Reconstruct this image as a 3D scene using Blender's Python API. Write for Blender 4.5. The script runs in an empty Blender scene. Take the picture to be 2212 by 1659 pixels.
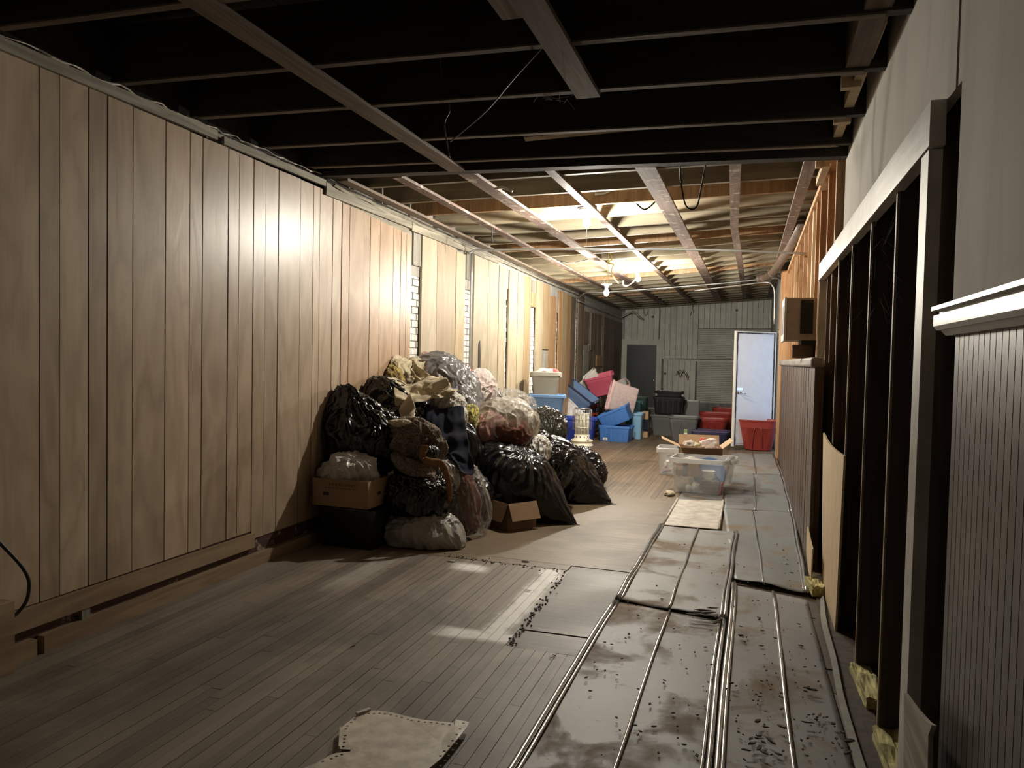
import bpy, bmesh, math, random
import numpy as np
from mathutils import Vector, Matrix, noise
R = random.Random(7)
PI = math.pi
sc = bpy.context.scene
COL = sc.collection

# ------------------------------------------------------------------ camera
F, CX, CY, HC = 1600.0, 1106.0, 829.5, 1.52      # focal length in pixels of a 2212 px wide frame
def _n(v):
    v = np.array(v, float); return v / np.linalg.norm(v)
_Y = _n([(1625 - CX) / F, -(785 - CY) / F, -1])
_u = np.array([.021, 1, 0.]); _u[2] = (_Y[0] * .021 + _Y[1]) / (-_Y[2]); _Z = _n(_u); _X = np.cross(_Y, _Z)
CM = np.array([_X, _Y, _Z])
O = np.array([0, 0, HC])
cam = bpy.data.cameras.new('camera'); cam.sensor_width = 36; cam.lens = F / 2212 * 36; cam.clip_start = .05
camo = bpy.data.objects.new('camera', cam); COL.objects.link(camo)
camo.matrix_world = Matrix.Translation((0, 0, HC)) @ Matrix(CM.tolist()).to_4x4()
sc.camera = camo
def _ray(px, py): return CM @ np.array([(px - CX) / F, -(py - CY) / F, -1])
def onx(px, py, x): d = _ray(px, py); return O + d * (x / d[0])
def ony(px, py, y): d = _ray(px, py); return O + d * (y / d[1])
def onz(px, py, z=0): d = _ray(px, py); return O + d * ((z - HC) / d[2])
def mpp(px, py, y):                                # metres per pixel at depth y
    return float(np.linalg.norm(ony(px + 1, py, y) - ony(px, py, y))), float(abs(ony(px, py + 1, y)[2] - ony(px, py, y)[2]))

# ------------------------------------------------------------------ world, exposure, light
w = bpy.data.worlds.new('world'); sc.world = w; w.use_nodes = True
bg = w.node_tree.nodes['Background']; bg.inputs[0].default_value = (.55, .72, 1, 1); bg.inputs[1].default_value = 1.2
sc.view_settings.view_transform = 'Standard'; sc.view_settings.look = 'None'
sc.view_settings.exposure = 0.72; sc.view_settings.gamma = 1; sc.view_settings.use_curve_mapping = False
BULB = 2300.0          # radiance of the bare bulbs

# ------------------------------------------------------------------ helpers
def tag(o, label=None, cat=None, group=None, kind=None):
    if label: o['label'] = label
    if cat: o['category'] = cat
    if group: o['group'] = group
    if kind: o['kind'] = kind
    return o
def empty(name, loc=(0, 0, 0), rz=0.0, parent=None):
    o = bpy.data.objects.new(name, None); COL.objects.link(o); o.empty_display_size = .05
    o.location = [float(v) for v in loc]; o.rotation_euler = (0, 0, rz)
    if parent: o.parent = parent
    return o
def link(name, me, mat, parent=None, smooth=False):
    if mat is not None:
        me.materials.clear(); me.materials.append(mat)
    if smooth:
        me.polygons.foreach_set('use_smooth', [True] * len(me.polygons))
    o = bpy.data.objects.new(name, me); COL.objects.link(o)
    if parent: o.parent = parent
    return o
class MB:
    def __init__(s): s.v = []; s.f = []
    def add(s, vs, fs):
        b = len(s.v); s.v += [tuple(float(c) for c in v) for v in vs]; s.f += [tuple(b + i for i in f) for f in fs]; return s
    def box(s, x0, x1, y0, y1, z0, z1):
        vs = [(x0, y0, z0), (x1, y0, z0), (x1, y1, z0), (x0, y1, z0), (x0, y0, z1), (x1, y0, z1), (x1, y1, z1), (x0, y1, z1)]
        return s.add(vs, [(0, 3, 2, 1), (4, 5, 6, 7), (0, 1, 5, 4), (1, 2, 6, 5), (2, 3, 7, 6), (3, 0, 4, 7)])
    def hexa(s, bot, top):                        # four bottom corners, four top corners, counter-clockwise from above
        return s.add(list(bot) + list(top), [(0, 3, 2, 1), (4, 5, 6, 7), (0, 1, 5, 4), (1, 2, 6, 5), (2, 3, 7, 6), (3, 0, 4, 7)])
    def beam(s, a, b, wx, wz):                    # box along a->b, horizontal width wx, vertical height wz (a,b = centre of underside)
        a = Vector([float(c) for c in a]); b = Vector([float(c) for c in b]); d = (b - a); h = Vector((d.x, d.y, 0)).normalized()
        n = Vector((-h.y, h.x, 0)) * wx / 2; u = Vector((0, 0, wz))
        return s.hexa([a + n, a - n, b - n, b + n], [a + n + u, a - n + u, b - n + u, b + n + u])
    def loops(s, loops, cap0=True, cap1=True, closed=True):
        b = len(s.v); n = len(loops[0])
        for l in loops: s.v += [tuple(float(c) for c in p) for p in l]
        for k in range(len(loops) - 1):
            for i in range(n if closed else n - 1):
                j = (i + 1) % n
                s.f.append((b + k * n + i, b + k * n + j, b + (k + 1) * n + j, b + (k + 1) * n + i))
        if cap0: s.f.append(tuple(b + i for i in reversed(range(n))))
        if cap1: s.f.append(tuple(b + (len(loops) - 1) * n + i for i in range(n)))
        return s
    def lathe(s, prof, seg=24, c=(0, 0, 0), cap0=True, cap1=True):
        return s.loops([[(c[0] + r * math.cos(2 * PI * i / seg), c[1] + r * math.sin(2 * PI * i / seg), c[2] + z) for i in range(seg)] for r, z in prof], cap0, cap1)
    def tube(s, pts, r, seg=8, ry=None):
        pts = [Vector([float(c) for c in p]) for p in pts]; L = []
        ref = Vector((0, 0, 1))
        for i, p in enumerate(pts):
            t = (pts[min(i + 1, len(pts) - 1)] - pts[max(i - 1, 0)]).normalized()
            if abs(t.dot(ref)) > .93: ref = Vector((1, 0, 0)) if abs(t.x) < .7 else Vector((0, 1, 0))
            a = t.cross(ref).normalized(); b = t.cross(a).normalized(); ref = -b if False else ref
            rr = r[i] if isinstance(r, (list, tuple)) else r; r2 = rr * (ry or 1)
            L.append([p + a * rr * math.cos(2 * PI * k / seg) + b * r2 * math.sin(2 * PI * k / seg) for k in range(seg)])
        return s.loops(L)
    def poly(s, pts, off):                        # flat polygon extruded by vector off
        n = len(pts); off = Vector(off); P = [Vector([float(c) for c in p]) for p in pts]
        b = len(s.v); s.v += [tuple(p) for p in P] + [tuple(p + off) for p in P]
        s.f.append(tuple(b + i for i in range(n))); s.f.append(tuple(b + n + i for i in reversed(range(n))))
        for i in range(n):
            j = (i + 1) % n; s.f.append((b + j, b + i, b + n + i, b + n + j))
        return s
    def mesh(s, name):
        me = bpy.data.meshes.new(name); me.from_pydata(s.v, [], s.f); me.update(); return me
    def obj(s, name, mat, parent=None, smooth=False, fix=False):
        me = s.mesh(name)
        if fix:
            bm = bmesh.new(); bm.from_mesh(me); bmesh.ops.recalc_face_normals(bm, faces=bm.faces); bm.to_mesh(me); bm.free()
        return link(name, me, mat, parent, smooth)
def bevel(o, wdt=.003, seg=2):
    m = o.modifiers.new('bevel', 'BEVEL'); m.width = wdt; m.segments = seg; m.limit_method = 'ANGLE'; m.angle_limit = .6; return o
def smooth_by_angle(o, a=.6):
    me = o.data; me.polygons.foreach_set('use_smooth', [True] * len(me.polygons))
    me.set_sharp_from_angle(angle=a); return o
def curve_pts(ctrl, n=8):                          # Catmull-Rom through control points
    P = [Vector([float(c) for c in p]) for p in ctrl]; P = [P[0] * 2 - P[1]] + P + [P[-1] * 2 - P[-2]]; out = []
    for i in range(1, len(P) - 2):
        for k in range(n):
            t = k / n; a, b, c, d = P[i - 1:i + 3]
            out.append(.5 * ((2 * b) + (c - a) * t + (2 * a - 5 * b + 4 * c - d) * t * t + (3 * b - a - 3 * c + d) * t ** 3))
    return out + [P[-2]]

# ------------------------------------------------------------------ materials
class G:
    def __init__(s, name):
        s.m = bpy.data.materials.new(name); s.m.use_nodes = True; s.t = s.m.node_tree
        s.b = s.t.nodes['Principled BSDF']; s.out = s.t.nodes['Material Output']
    def n(s, typ, props=None, **ins):
        nd = s.t.nodes.new('ShaderNode' + typ)
        for k, v in (props or {}).items(): setattr(nd, k, v)
        for k, v in ins.items():
            key = int(k[1:]) if k[0] == 'i' and k[1:].isdigit() else k
            s.set(nd.inputs[key], v)
        return nd
    def set(s, sock, v):
        if isinstance(v, bpy.types.NodeSocket): s.t.links.new(v, sock)
        else:
            if isinstance(v, (tuple, list)) and len(v) == 3 and sock.type == 'RGBA': v = (*v, 1)
            sock.default_value = v
    def math(s, op, a, b=0.0, c=0.0, clamp=False):
        return s.n('Math', dict(operation=op, use_clamp=clamp), i0=a, i1=b, i2=c).outputs[0]
    def pos(s, kind='world', scale=(1, 1, 1), rnd=0.0):
        if kind == 'world': v = s.n('NewGeometry').outputs['Position']
        else: v = s.n('TexCoord').outputs['Object']
        if rnd:
            r = s.n('ObjectInfo').outputs['Random']
            c = s.n('CombineXYZ', None, X=s.math('MULTIPLY', r, rnd), Y=s.math('MULTIPLY', r, rnd * 1.7), Z=s.math('MULTIPLY', r, rnd * .6)).outputs[0]
            v = s.n('VectorMath', dict(operation='ADD'), i0=v, i1=c).outputs[0]
        return s.n('VectorMath', dict(operation='MULTIPLY'), i0=v, i1=scale).outputs[0]
    def noise(s, vec, scale=1.0, detail=4.0, rough=.55, dist=0.0):
        return s.n('TexNoise', None, Vector=vec, Scale=scale, Detail=detail, Roughness=rough, Distortion=dist).outputs[0]
    def ramp(s, fac, stops, interp='LINEAR'):
        nd = s.n('ValToRGB', None, Fac=fac); cr = nd.color_ramp; cr.interpolation = interp
        while len(cr.elements) < len(stops): cr.elements.new(.5)
        for e, (p, c) in zip(cr.elements, stops):
            e.position = p; e.color = (*c, 1) if not isinstance(c, (int, float)) else (c, c, c, 1)
        return nd.outputs[0]
    def mix(s, fac, a, b, mode='MIX'):
        nd = s.n('Mix', dict(data_type='RGBA', blend_type=mode)); s.set(nd.inputs[0], fac); s.set(nd.inputs[6], a); s.set(nd.inputs[7], b)
        return nd.outputs[2]
    def bump(s, h, strength=.3, dist=.01, normal=None):
        nd = s.n('Bump', None, Height=h, Strength=strength, Distance=dist)
        if normal is not None: s.set(nd.inputs['Normal'], normal)
        return nd.outputs[0]
    def fin(s, color=None, rough=.6, metal=0.0, normal=None, spec=None, coat=None):
        if color is not None: s.set(s.b.inputs['Base Color'], color)
        s.set(s.b.inputs['Roughness'], rough); s.set(s.b.inputs['Metallic'], metal)
        if normal is not None: s.set(s.b.inputs['Normal'], normal)
        if spec is not None: s.set(s.b.inputs['Specular IOR Level'], spec)
        if coat is not None: s.set(s.b.inputs['Coat Weight'], coat)
        return s.m

def m_wood(name, dark, light, axis=2, rough=.6, kind='world', var=.25, figure=8.0, wide=7.0, coat=None, paint=None, stain=None, amount=.5, spec=None):
    """Wood with the grain along axis; every object gets its own tint; optional worn paint of another colour."""
    g = G(name); sx = [wide] * 3; sx[axis] = .55 if wide > 5 else 1.1
    v = g.pos(kind, tuple(sx), rnd=13.0)
    a = g.noise(v, 1.0, 3, .5, .35)
    bands = g.math('PINGPONG', g.math('MULTIPLY', a, figure), .5)
    sf = [90.0, 90.0, 90.0]; sf[axis] = 2.5
    fine = g.noise(g.pos(kind, tuple(sf), rnd=13.0), 1.0, 3, .6)
    f = g.math('ADD', g.math('MULTIPLY', bands, 1.25), g.math('MULTIPLY', g.math('SUBTRACT', fine, .5), .45))
    col = g.ramp(f, [(0.0, dark), (.75, light)])
    r = g.n('ObjectInfo').outputs['Random']
    val = g.math('ADD', 1 - var / 2, g.math('MULTIPLY', r, var))
    col = g.mix(1.0, col, g.n('CombineXYZ', None, X=val, Y=val, Z=val).outputs[0], 'MULTIPLY')
    if paint:
        pn = g.noise(g.pos(kind, (9, 9, 9)), 1.0, 6, .7); pf = g.ramp(pn, [(amount - .03, 0), (amount + .03, 1)])
        col = g.mix(pf, col, paint)
    if stain:
        sn = g.noise(g.pos(kind, (1.7, 1.7, 1.7)), 1.0, 5, .6); col = g.mix(g.ramp(sn, [(.45, 0), (.7, .75)]), col, stain)
    return g.fin(col, rough, normal=g.bump(f, .15, .003), coat=coat, spec=spec)
def m_plain(name, col, rough=.5, var=.06, metal=0.0, scale=6.0, bump=.05, spec=None, coat=None):
    g = G(name); n = g.noise(g.pos('obj', (1, 1, 1)), scale, 4, .6)
    c2 = tuple(c * (1 - 3 * var) for c in col); c1 = tuple(min(1, c * (1 + var)) for c in col)
    return g.fin(g.ramp(n, [(.3, c2), (.65, c1)]), rough, metal, normal=g.bump(n, bump, .01), spec=spec, coat=coat)
def m_bag(name, col, rough=.22, wr=.55, scale=9.0, alpha=None):
    """Thin crinkled plastic film."""
    g = G(name); v = g.pos('obj', (1, 1, .30)); v2 = g.pos('obj', (1, 1, .7))
    dn = g.n('TexNoise', None, Vector=v2, Scale=scale * .5, Detail=2.0).outputs[1]
    def crease(vec, s):
        q = g.n('VectorMath', dict(operation='ADD'), i0=vec, i1=g.n('VectorMath', dict(operation='MULTIPLY'), i0=dn, i1=(.10, .10, .10)).outputs[0]).outputs[0]
        e_ = g.n('TexVoronoi', dict(feature='DISTANCE_TO_EDGE'), Vector=q, Scale=s).outputs[0]
        return g.math('SUBTRACT', 1.0, g.math('MULTIPLY', e_, 3.2, clamp=True), clamp=True)
    ra = g.math('MULTIPLY', crease(v, scale * 1.3), .25); rb = g.math('MULTIPLY', crease(v2, scale * 2.6), .10)
    h = g.math('ADD', ra, rb)
    nrm = g.bump(h, wr * .9, .022)
    m = g.fin(col, rough, normal=nrm, spec=.55)
    if alpha is not None:
        tn = g.ramp(g.math('ADD', ra, rb), [(0, min(1, alpha + .35)), (.22, alpha)])
        g.set(g.b.inputs['Alpha'], tn)
    return m
def m_cloth(name, col, col2=None, scale=3.0, rough=.9, weave=260.0, wb=.15):
    g = G(name); v = g.pos('obj')
    n = g.noise(v, scale, 4, .6)
    c = g.ramp(n, [(.42, col), (.58, col2 or tuple(x * .8 for x in col))])
    wv = g.noise(v, weave, 1, .5)
    m = g.fin(c, rough, normal=g.bump(wv, wb, .002), spec=.2)
    g.set(g.b.inputs['Sheen Weight'], .15)
    return m
M = {}
M['ply'] = m_wood('plywood_panel', (.37, .28, .20), (.52, .415, .305), 2, .36, figure=4.0, wide=3.6, var=.34, spec=.5)
M['ply2'] = m_wood('reddish_plywood', (.31, .20, .12), (.43, .30, .195), 2, .42, figure=4.5, wide=3.0, var=.25)
M['pale'] = m_wood('pale_board', (.30, .245, .165), (.39, .33, .23), 2, .6, figure=4.0, wide=3.5, var=.14)
M['tan'] = m_wood('lit_edge_wood', (.27, .19, .105), (.37, .275, .165), 2, .6, figure=6.0, var=.2)
M['yellow'] = m_wood('yellow_board', (.34, .24, .12), (.45, .34, .19), 2, .6, figure=7.0, var=.1)
M['orange'] = m_wood('orange_board', (.26, .15, .07), (.40, .25, .13), 2, .6, figure=6.0, var=.2)
M['brown'] = m_wood('brown_board', (.10, .075, .05), (.20, .15, .10), 2, .65, figure=6.0, var=.4)
M['greyboard'] = m_wood('weathered_grey_board', (.20, .19, .16), (.33, .31, .27), 2, .8, figure=6.0, var=.15)
M['greytrim'] = m_wood('weathered_grey_trim', (.20, .18, .135), (.38, .35, .275), 1, .75, figure=6.0, var=.2)
M['rail'] = m_wood('pine_rail', (.25, .17, .10), (.38, .28, .18), 1, .6, figure=5.0, var=.1)
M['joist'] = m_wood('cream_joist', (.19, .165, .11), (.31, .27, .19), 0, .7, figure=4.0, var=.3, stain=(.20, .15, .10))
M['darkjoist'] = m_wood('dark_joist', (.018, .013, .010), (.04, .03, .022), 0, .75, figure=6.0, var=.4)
M['string'] = m_wood('painted_stringer', (.12, .075, .058), (.21, .145, .115), 1, .7, figure=7.0, var=.3, paint=(.50, .45, .38), amount=.60)
M['darkstring'] = m_wood('old_stringer', (.12, .09, .065), (.22, .165, .12), 1, .75, figure=7.0, var=.3)
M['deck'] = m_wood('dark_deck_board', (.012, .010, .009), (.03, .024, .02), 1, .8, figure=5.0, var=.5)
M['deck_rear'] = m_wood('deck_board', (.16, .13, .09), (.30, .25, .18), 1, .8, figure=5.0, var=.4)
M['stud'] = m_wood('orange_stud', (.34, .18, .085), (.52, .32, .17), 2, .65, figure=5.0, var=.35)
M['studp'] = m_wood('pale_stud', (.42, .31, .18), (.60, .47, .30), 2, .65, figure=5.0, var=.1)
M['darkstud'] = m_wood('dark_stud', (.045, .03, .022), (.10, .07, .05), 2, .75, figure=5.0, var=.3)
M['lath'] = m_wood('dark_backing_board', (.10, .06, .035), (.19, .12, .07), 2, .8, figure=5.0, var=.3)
M['maroon'] = m_wood('peeling_maroon_wall', (.05, .022, .018), (.09, .042, .035), 1, .7, paint=(.34, .28, .22), amount=.62)
M['wains'] = m_wood('brown_wainscot_board', (.075, .05, .036), (.13, .09, .066), 2, .5, figure=4.0, var=.22)
M['cap'] = m_wood('grey_cap_rail', (.18, .16, .14), (.28, .25, .22), 1, .6, figure=5.0, var=.1)
M['oakply'] = m_wood('pale_oak_plywood', (.50, .37, .22), (.68, .54, .36), 2, .6, figure=12.0, var=.05)
M['bead'] = m_wood('grey_brown_bead_board', (.075, .06, .048), (.13, .105, .085), 2, .42, figure=4.0, var=.16, stain=(.06, .045, .035))
M['white_brick'] = m_plain('white_painted_brick', (.74, .73, .70), .8, .10, scale=14, bump=.3)
M['mortar'] = m_plain('grey_mortar', (.66, .65, .62), .9, .1, scale=20, bump=.3)
M['grey_cream_brick'] = m_plain('flaking_cream_brick', (.60, .56, .46), .8, .22, scale=24, bump=.4)
def _plaster(name, c1, c2, c3, sc=1.0, rough=.85):
    g = G(name); v = g.pos('world')
    a = g.noise(v, 1.3 * sc, 6, .6); b = g.noise(g.pos('world', (6, 6, .8)), sc, 4, .6)
    c = g.mix(g.ramp(a, [(.35, 0), (.7, 1)]), c1, c2); c = g.mix(g.ramp(b, [(.5, 0), (.75, .6)]), c, c3)
    return g.fin(c, rough, normal=g.bump(a, .15, .01))
M['plaster'] = _plaster('grimy_plaster', (.50, .47, .42), (.40, .37, .325), (.30, .275, .235))
M['plaster_old'] = _plaster('old_grey_plaster', (.34, .33, .30), (.24, .23, .21), (.45, .44, .41), 2.0)
M['backwall'] = m_wood('grey_painted_plank', (.52, .52, .47), (.60, .60, .54), 2, .6, figure=3.0, var=.10, stain=(.36, .35, .32))
M['backwall_h'] = m_wood('grey_painted_slat', (.47, .47, .43), (.55, .55, .50), 0, .65, figure=3.0, var=.14, stain=(.33, .32, .29))
M['stained'] = _plaster('smeared_concrete', (.20, .205, .20), (.09, .09, .09), (.40, .41, .40), 4.0)
M['door_dark'] = m_plain('dark_green_paint', (.010, .017, .018), .45, .08)
M['white_paint'] = m_wood('worn_white_trim', (.50, .48, .43), (.66, .63, .58), 2, .5, figure=4.0, var=.08, stain=(.22, .19, .15))
M['white_paint_y'] = m_wood('worn_white_rail', (.50, .47, .42), (.64, .60, .54), 1, .35, figure=4.0, var=.08, stain=(.12, .10, .075))
M['white_door'] = m_plain('white_steel_door', (.62, .63, .67), .4, .02)
M['chrome'] = m_plain('brushed_chrome', (.75, .75, .75), .25, .02, metal=1.0)
M['black'] = m_plain('black_rubber', (.012, .012, .012), .5, .1)
M['black_frayed'] = m_plain('frayed_weatherstrip', (.03, .03, .035), .9, .3, scale=60, bump=.6)
M['concrete'] = _plaster('grey_concrete', (.30, .30, .28), (.22, .22, .2), (.36, .36, .34), 2.0)

# floor: narrow strips with dirt, dark stains and a whitish worn mark
def m_floor(name, c1, c2, axis, cells=True, rough=.5, smear=True):
    g = G(name); P = g.n('NewGeometry').outputs['Position']; sp = g.n('SeparateXYZ', None, Vector=P)
    x, y = sp.outputs[0], sp.outputs[1]
    s = [60.0, 60.0, 60.0]; s[axis] = 1.6
    fine = g.noise(g.pos('world', tuple(s)), 1.0, 4, .6)
    big = g.noise(g.pos('world', (1, 1, 1)), .9, 5, .6, .4)
    if cells:
        r = g.n('ObjectInfo').outputs['Random']
        cell = g.n('CombineXYZ', None, X=g.math('FLOOR', g.math('DIVIDE', x, .0572)), Y=g.math('FLOOR', g.math('DIVIDE', y, 1.37))).outputs[0]
        wn = g.n('TexWhiteNoise', None, Vector=cell).outputs[0]; tint = g.math('ADD', g.math('MULTIPLY', wn, .5), g.math('MULTIPLY', r, .5))
    else: tint = g.math('ADD', .2, g.math('MULTIPLY', fine, .5))
    f = g.math('ADD', g.math('MULTIPLY', tint, .55), g.math('MULTIPLY', fine, .6))
    col = g.ramp(f, [(.2, c1), (.85, c2)])
    col = g.mix(g.ramp(big, [(.48, 0), (.68, .6)]), col, (.045, .038, .030))
    grit = g.noise(g.pos('world', (1, 1, 1)), 45, 3, .7); col = g.mix(g.ramp(grit, [(.62, 0), (.72, .5)]), col, (.30, .27, .22))
    rg = rough
    if smear:
        def band(v, a, b, e):      # soft box mask in v
            lo = g.n('MapRange', dict(interpolation_type='SMOOTHSTEP'), Value=v); lo.inputs[1].default_value = a - e; lo.inputs[2].default_value = a + e
            hi = g.n('MapRange', dict(interpolation_type='SMOOTHSTEP'), Value=v); hi.inputs[1].default_value = b - e; hi.inputs[2].default_value = b + e
            return g.math('SUBTRACT', lo.outputs[0], hi.outputs[0], clamp=True)
        wob = g.math('MULTIPLY', g.math('SUBTRACT', g.noise(P, 2.2, 4, .6), .5), .22)
        xx = g.math('ADD', x, wob); yy = g.math('ADD', y, g.math('MULTIPLY', wob, .7))
        m1 = g.math('MULTIPLY', band(xx, -1.38, -1.24, .035), band(y, 3.72, 5.15, .03))
        m2 = g.math('MULTIPLY', band(xx, -1.60, -1.10, .08), band(yy, 3.70, 3.83, .035))
        m3 = g.math('MULTIPLY', band(xx, -2.05, -1.78, .08), band(yy, 4.88, 5.05, .05))
        m4 = g.math('MULTIPLY', band(xx, -2.62, -2.45, .1), band(y, 4.2, 4.9, .25))
        mm = g.math('MAXIMUM', g.math('MAXIMUM', m1, m2), g.math('MAXIMUM', m3, g.math('MULTIPLY', m4, .35)))
        mm = g.math('MULTIPLY', mm, g.ramp(g.noise(P, 9, 5, .7), [(.25, .6), (.5, 1)]), clamp=True)
        col = g.mix(g.math('MULTIPLY', mm, .97), col, (.86, .85, .82))
        d1 = g.math('MULTIPLY', band(xx, -2.75, -2.2, .3), band(yy, 2.4, 3.9, .5))
        col = g.mix(g.math('MULTIPLY', d1, .6), col, (.022, .020, .020))
    return g.fin(col, g.math('ADD', rg - .12, g.math('MULTIPLY', big, .35)), normal=g.bump(fine, .2, .002), spec=.45)
M['floor'] = m_floor('strip_flooring', (.13, .108, .085), (.29, .245, .195), 1)
M['floor_rear'] = m_floor('worn_strip_flooring', (.085, .058, .035), (.21, .152, .095), 1, smear=False)
M['floor_ply'] = m_floor('worn_plywood_patch', (.085, .058, .035), (.26, .195, .12), 0, False, smear=False)
M['floor_ply2'] = m_floor('dark_worn_plywood_patch', (.025, .018, .013), (.15, .115, .08), 0, False, smear=False)
M['subfloor'] = m_plain('dark_subfloor', (.02, .016, .012), .9)

def m_sheet(name, base, rust=.5, metal=.55, rough=.42):
    g = G(name); v = g.pos('world')
    a = g.noise(v, 2.2, 6, .62, .5); b = g.noise(g.pos('world', (2.5, .6, 1)), 1.6, 5, .6); c = g.noise(v, 26, 4, .7)
    col = g.mix(g.ramp(b, [(.3, 0), (.7, .5)]), base, tuple(k * .62 for k in base))
    rf = g.ramp(g.math('ADD', a, g.math('MULTIPLY', c, .12)), [(rust + .06, 0), (rust + .2, .85)])
    col = g.mix(rf, col, g.mix(c, (.13, .075, .035), (.24, .17, .10)))
    col = g.mix(g.ramp(c, [(.66, 0), (.72, .8)]), col, (.03, .025, .02))
    mt = g.math('MULTIPLY', g.math('SUBTRACT', 1.0, rf), metal)
    return g.fin(col, g.math('ADD', rough - .1, g.math('MULTIPLY', rf, .3)), mt, normal=g.bump(a, .25, .02))
M['sheet'] = m_sheet('galvanised_sheet', (.27, .27, .262), .50, .10, .68)
M['sheet_blue'] = m_sheet('grey_galvanised_sheet', (.20, .21, .21), .54, .12, .62)
M['sheet_dark'] = m_sheet('dirty_galvanised_sheet', (.24, .235, .225), .52, .08, .7)
M['sheet_rib'] = m_sheet('galvanised_rib', (.42, .41, .39), .66, .75, .3)
M['white_sheet'] = m_plain('dirty_white_sheet', (.56, .52, .45), .55, .12, scale=9)
M['hole_sheet'] = m_plain('speckled_cream_sheet', (.70, .63, .52), .5, .12, scale=14)

M['bag_black'] = m_bag('black_bin_liner', (.006, .006, .0065), .2, .75)
M['bag_black2'] = m_bag('smooth_black_bin_liner', (.006, .006, .0065), .26, .22, 4.0)
M['bag_dkgrey'] = m_bag('dark_olive_bin_liner', (.035, .035, .028), .25, .8, 14.0)
M['bag_silver'] = m_bag('silver_grey_bin_liner', (.16, .155, .155), .3, .5, 6.0)
M['bag_white'] = m_bag('white_bin_liner', (.55, .53, .49), .35, .6, 7.0)
M['bag_grey'] = m_bag('translucent_grey_bin_liner', (.36, .35, .33), .3, .6, 7.0)
M['bag_cream'] = m_bag('translucent_cream_bag', (.62, .58, .48), .3, .6, 6.0, alpha=.40)
M['bag_clear'] = m_bag('clear_film', (.60, .58, .54), .14, .9, 10.0, alpha=.16)
M['khaki'] = m_cloth('khaki_cotton', (.56, .49, .35), (.48, .41, .28))
M['yellow_print'] = m_cloth('yellow_brown_print', (.42, .32, .10), (.12, .08, .04), 30.0)
M['whitecloth'] = m_cloth('off_white_cotton', (.62, .59, .53))
M['pinkstripe'] = m_cloth('pale_pink_cotton', (.66, .52, .50), (.62, .58, .55), 14.0)
M['pink'] = m_cloth('dusty_pink_cotton', (.50, .27, .25))
M['redcloth'] = m_cloth('coral_red_cloth', (.62, .13, .12))
M['maroonc'] = m_cloth('brown_maroon_cloth', (.16, .06, .04))
M['navy'] = m_cloth('navy_cotton', (.010, .013, .030), (.008, .010, .022))
M['denim'] = m_cloth('grey_blue_denim', (.10, .12, .15))
M['printed'] = m_cloth('lemon_floral_print', (.70, .60, .16), (.10, .10, .06), 45.0)
M['fur'] = m_cloth('cream_fleece', (.62, .54, .40), None, 20.0, .95, 80.0, 1.0)
def _knit(name, c1, c2, s):
    g = G(name); v = g.pos('obj'); vo = g.n('TexVoronoi', None, Vector=v, Scale=s).outputs[0]
    c = g.ramp(vo, [(0.1, c1), (.7, c2)]); m = g.fin(c, .95, normal=g.bump(g.math('MULTIPLY', vo, -1.0), .6, .006), spec=.1); return m
M['knit'] = _knit('brown_lace_knit', (.30, .25, .21), (.12, .095, .075), 60)
M['scarf'] = _knit('orange_brown_knit', (.33, .18, .10), (.23, .12, .06), 160)
M['card'] = m_plain('brown_cardboard', (.34, .22, .13), .85, .05, scale=4)
M['card_in'] = m_plain('pale_cardboard', (.48, .33, .20), .85, .05, scale=4)
M['card_dark'] = m_plain('dark_brown_cardboard', (.20, .12, .07), .8, .06, scale=4)
def pl(name, c, rough=.38, **k): M[name] = m_plain(name + '_plastic', c, rough, .03, scale=2.0, bump=.02, **k)
pl('p_blue', (.06, .18, .50)); pl('p_cobalt', (.03, .06, .38)); pl('p_slate', (.13, .22, .40)); pl('p_light', (.16, .30, .56)); pl('p_sky', (.22, .42, .62))
pl('p_pink', (.52, .10, .16)); pl('p_grey', (.36, .35, .30)); pl('p_red', (.24, .030, .022), .4); pl('p_black', (.012, .013, .014), .35)
pl('p_dgrey', (.12, .125, .125)); pl('p_teal', (.05, .15, .18)); pl('p_green', (.03, .20, .09)); pl('p_navy', (.03, .032, .07), .25); pl('p_purple', (.09, .085, .17), .25)
pl('p_white', (.64, .62, .58)); pl('p_dkgreen', (.02, .05, .045))
def m_clear(name, c=(.75, .77, .78), a=.25, rough=.2):
    g = G(name); n = g.noise(g.pos('obj'), 5.0, 4, .6); g.set(g.b.inputs['Alpha'], g.ramp(n, [(.3, a * .8), (.7, min(1, a * 1.3))]))
    return g.fin(c, rough, spec=.6)
M['clear'] = m_clear('cloudy_clear_plastic'); M['clear_rim'] = m_clear('cloudy_clear_rim', (.78, .78, .78), .62)
M['clear_pink'] = m_clear('pinkish_clear_plastic', (.70, .58, .57), .34); M['clear_pink_rim'] = m_clear('pinkish_clear_rim', (.75, .48, .48), .8)
M['label'] = m_plain('paper_label', (.75, .75, .72), .7, .02); M['label_green'] = m_plain('green_label_print', (.20, .34, .10), .7)
M['ink'] = m_plain('black_print', (.02, .02, .02), .7)
M['enamel'] = m_plain('cream_enamel', (.72, .68, .54), .4, .04)
M['ac'] = m_plain('tan_metal_casing', (.40, .33, .25), .5, .06, scale=10); M['ac_dark'] = m_plain('dark_louvre', (.025, .022, .02), .6)
M['ceramic'] = m_plain('white_porcelain', (.75, .74, .70), .25, .02)
M['wire_y'] = m_plain('yellow_cable_sheath', (.62, .52, .14), .5); M['wire_w'] = m_plain('white_cable_sheath', (.66, .64, .58), .5); M['wire_k'] = m_plain('black_cable_sheath', (.015, .014, .013), .5)
M['conduit'] = m_plain('galvanised_conduit', (.42, .42, .40), .4, .08, metal=.6); M['rustpipe'] = m_plain('brown_iron_pipe', (.13, .09, .065), .55, .12)
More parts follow.
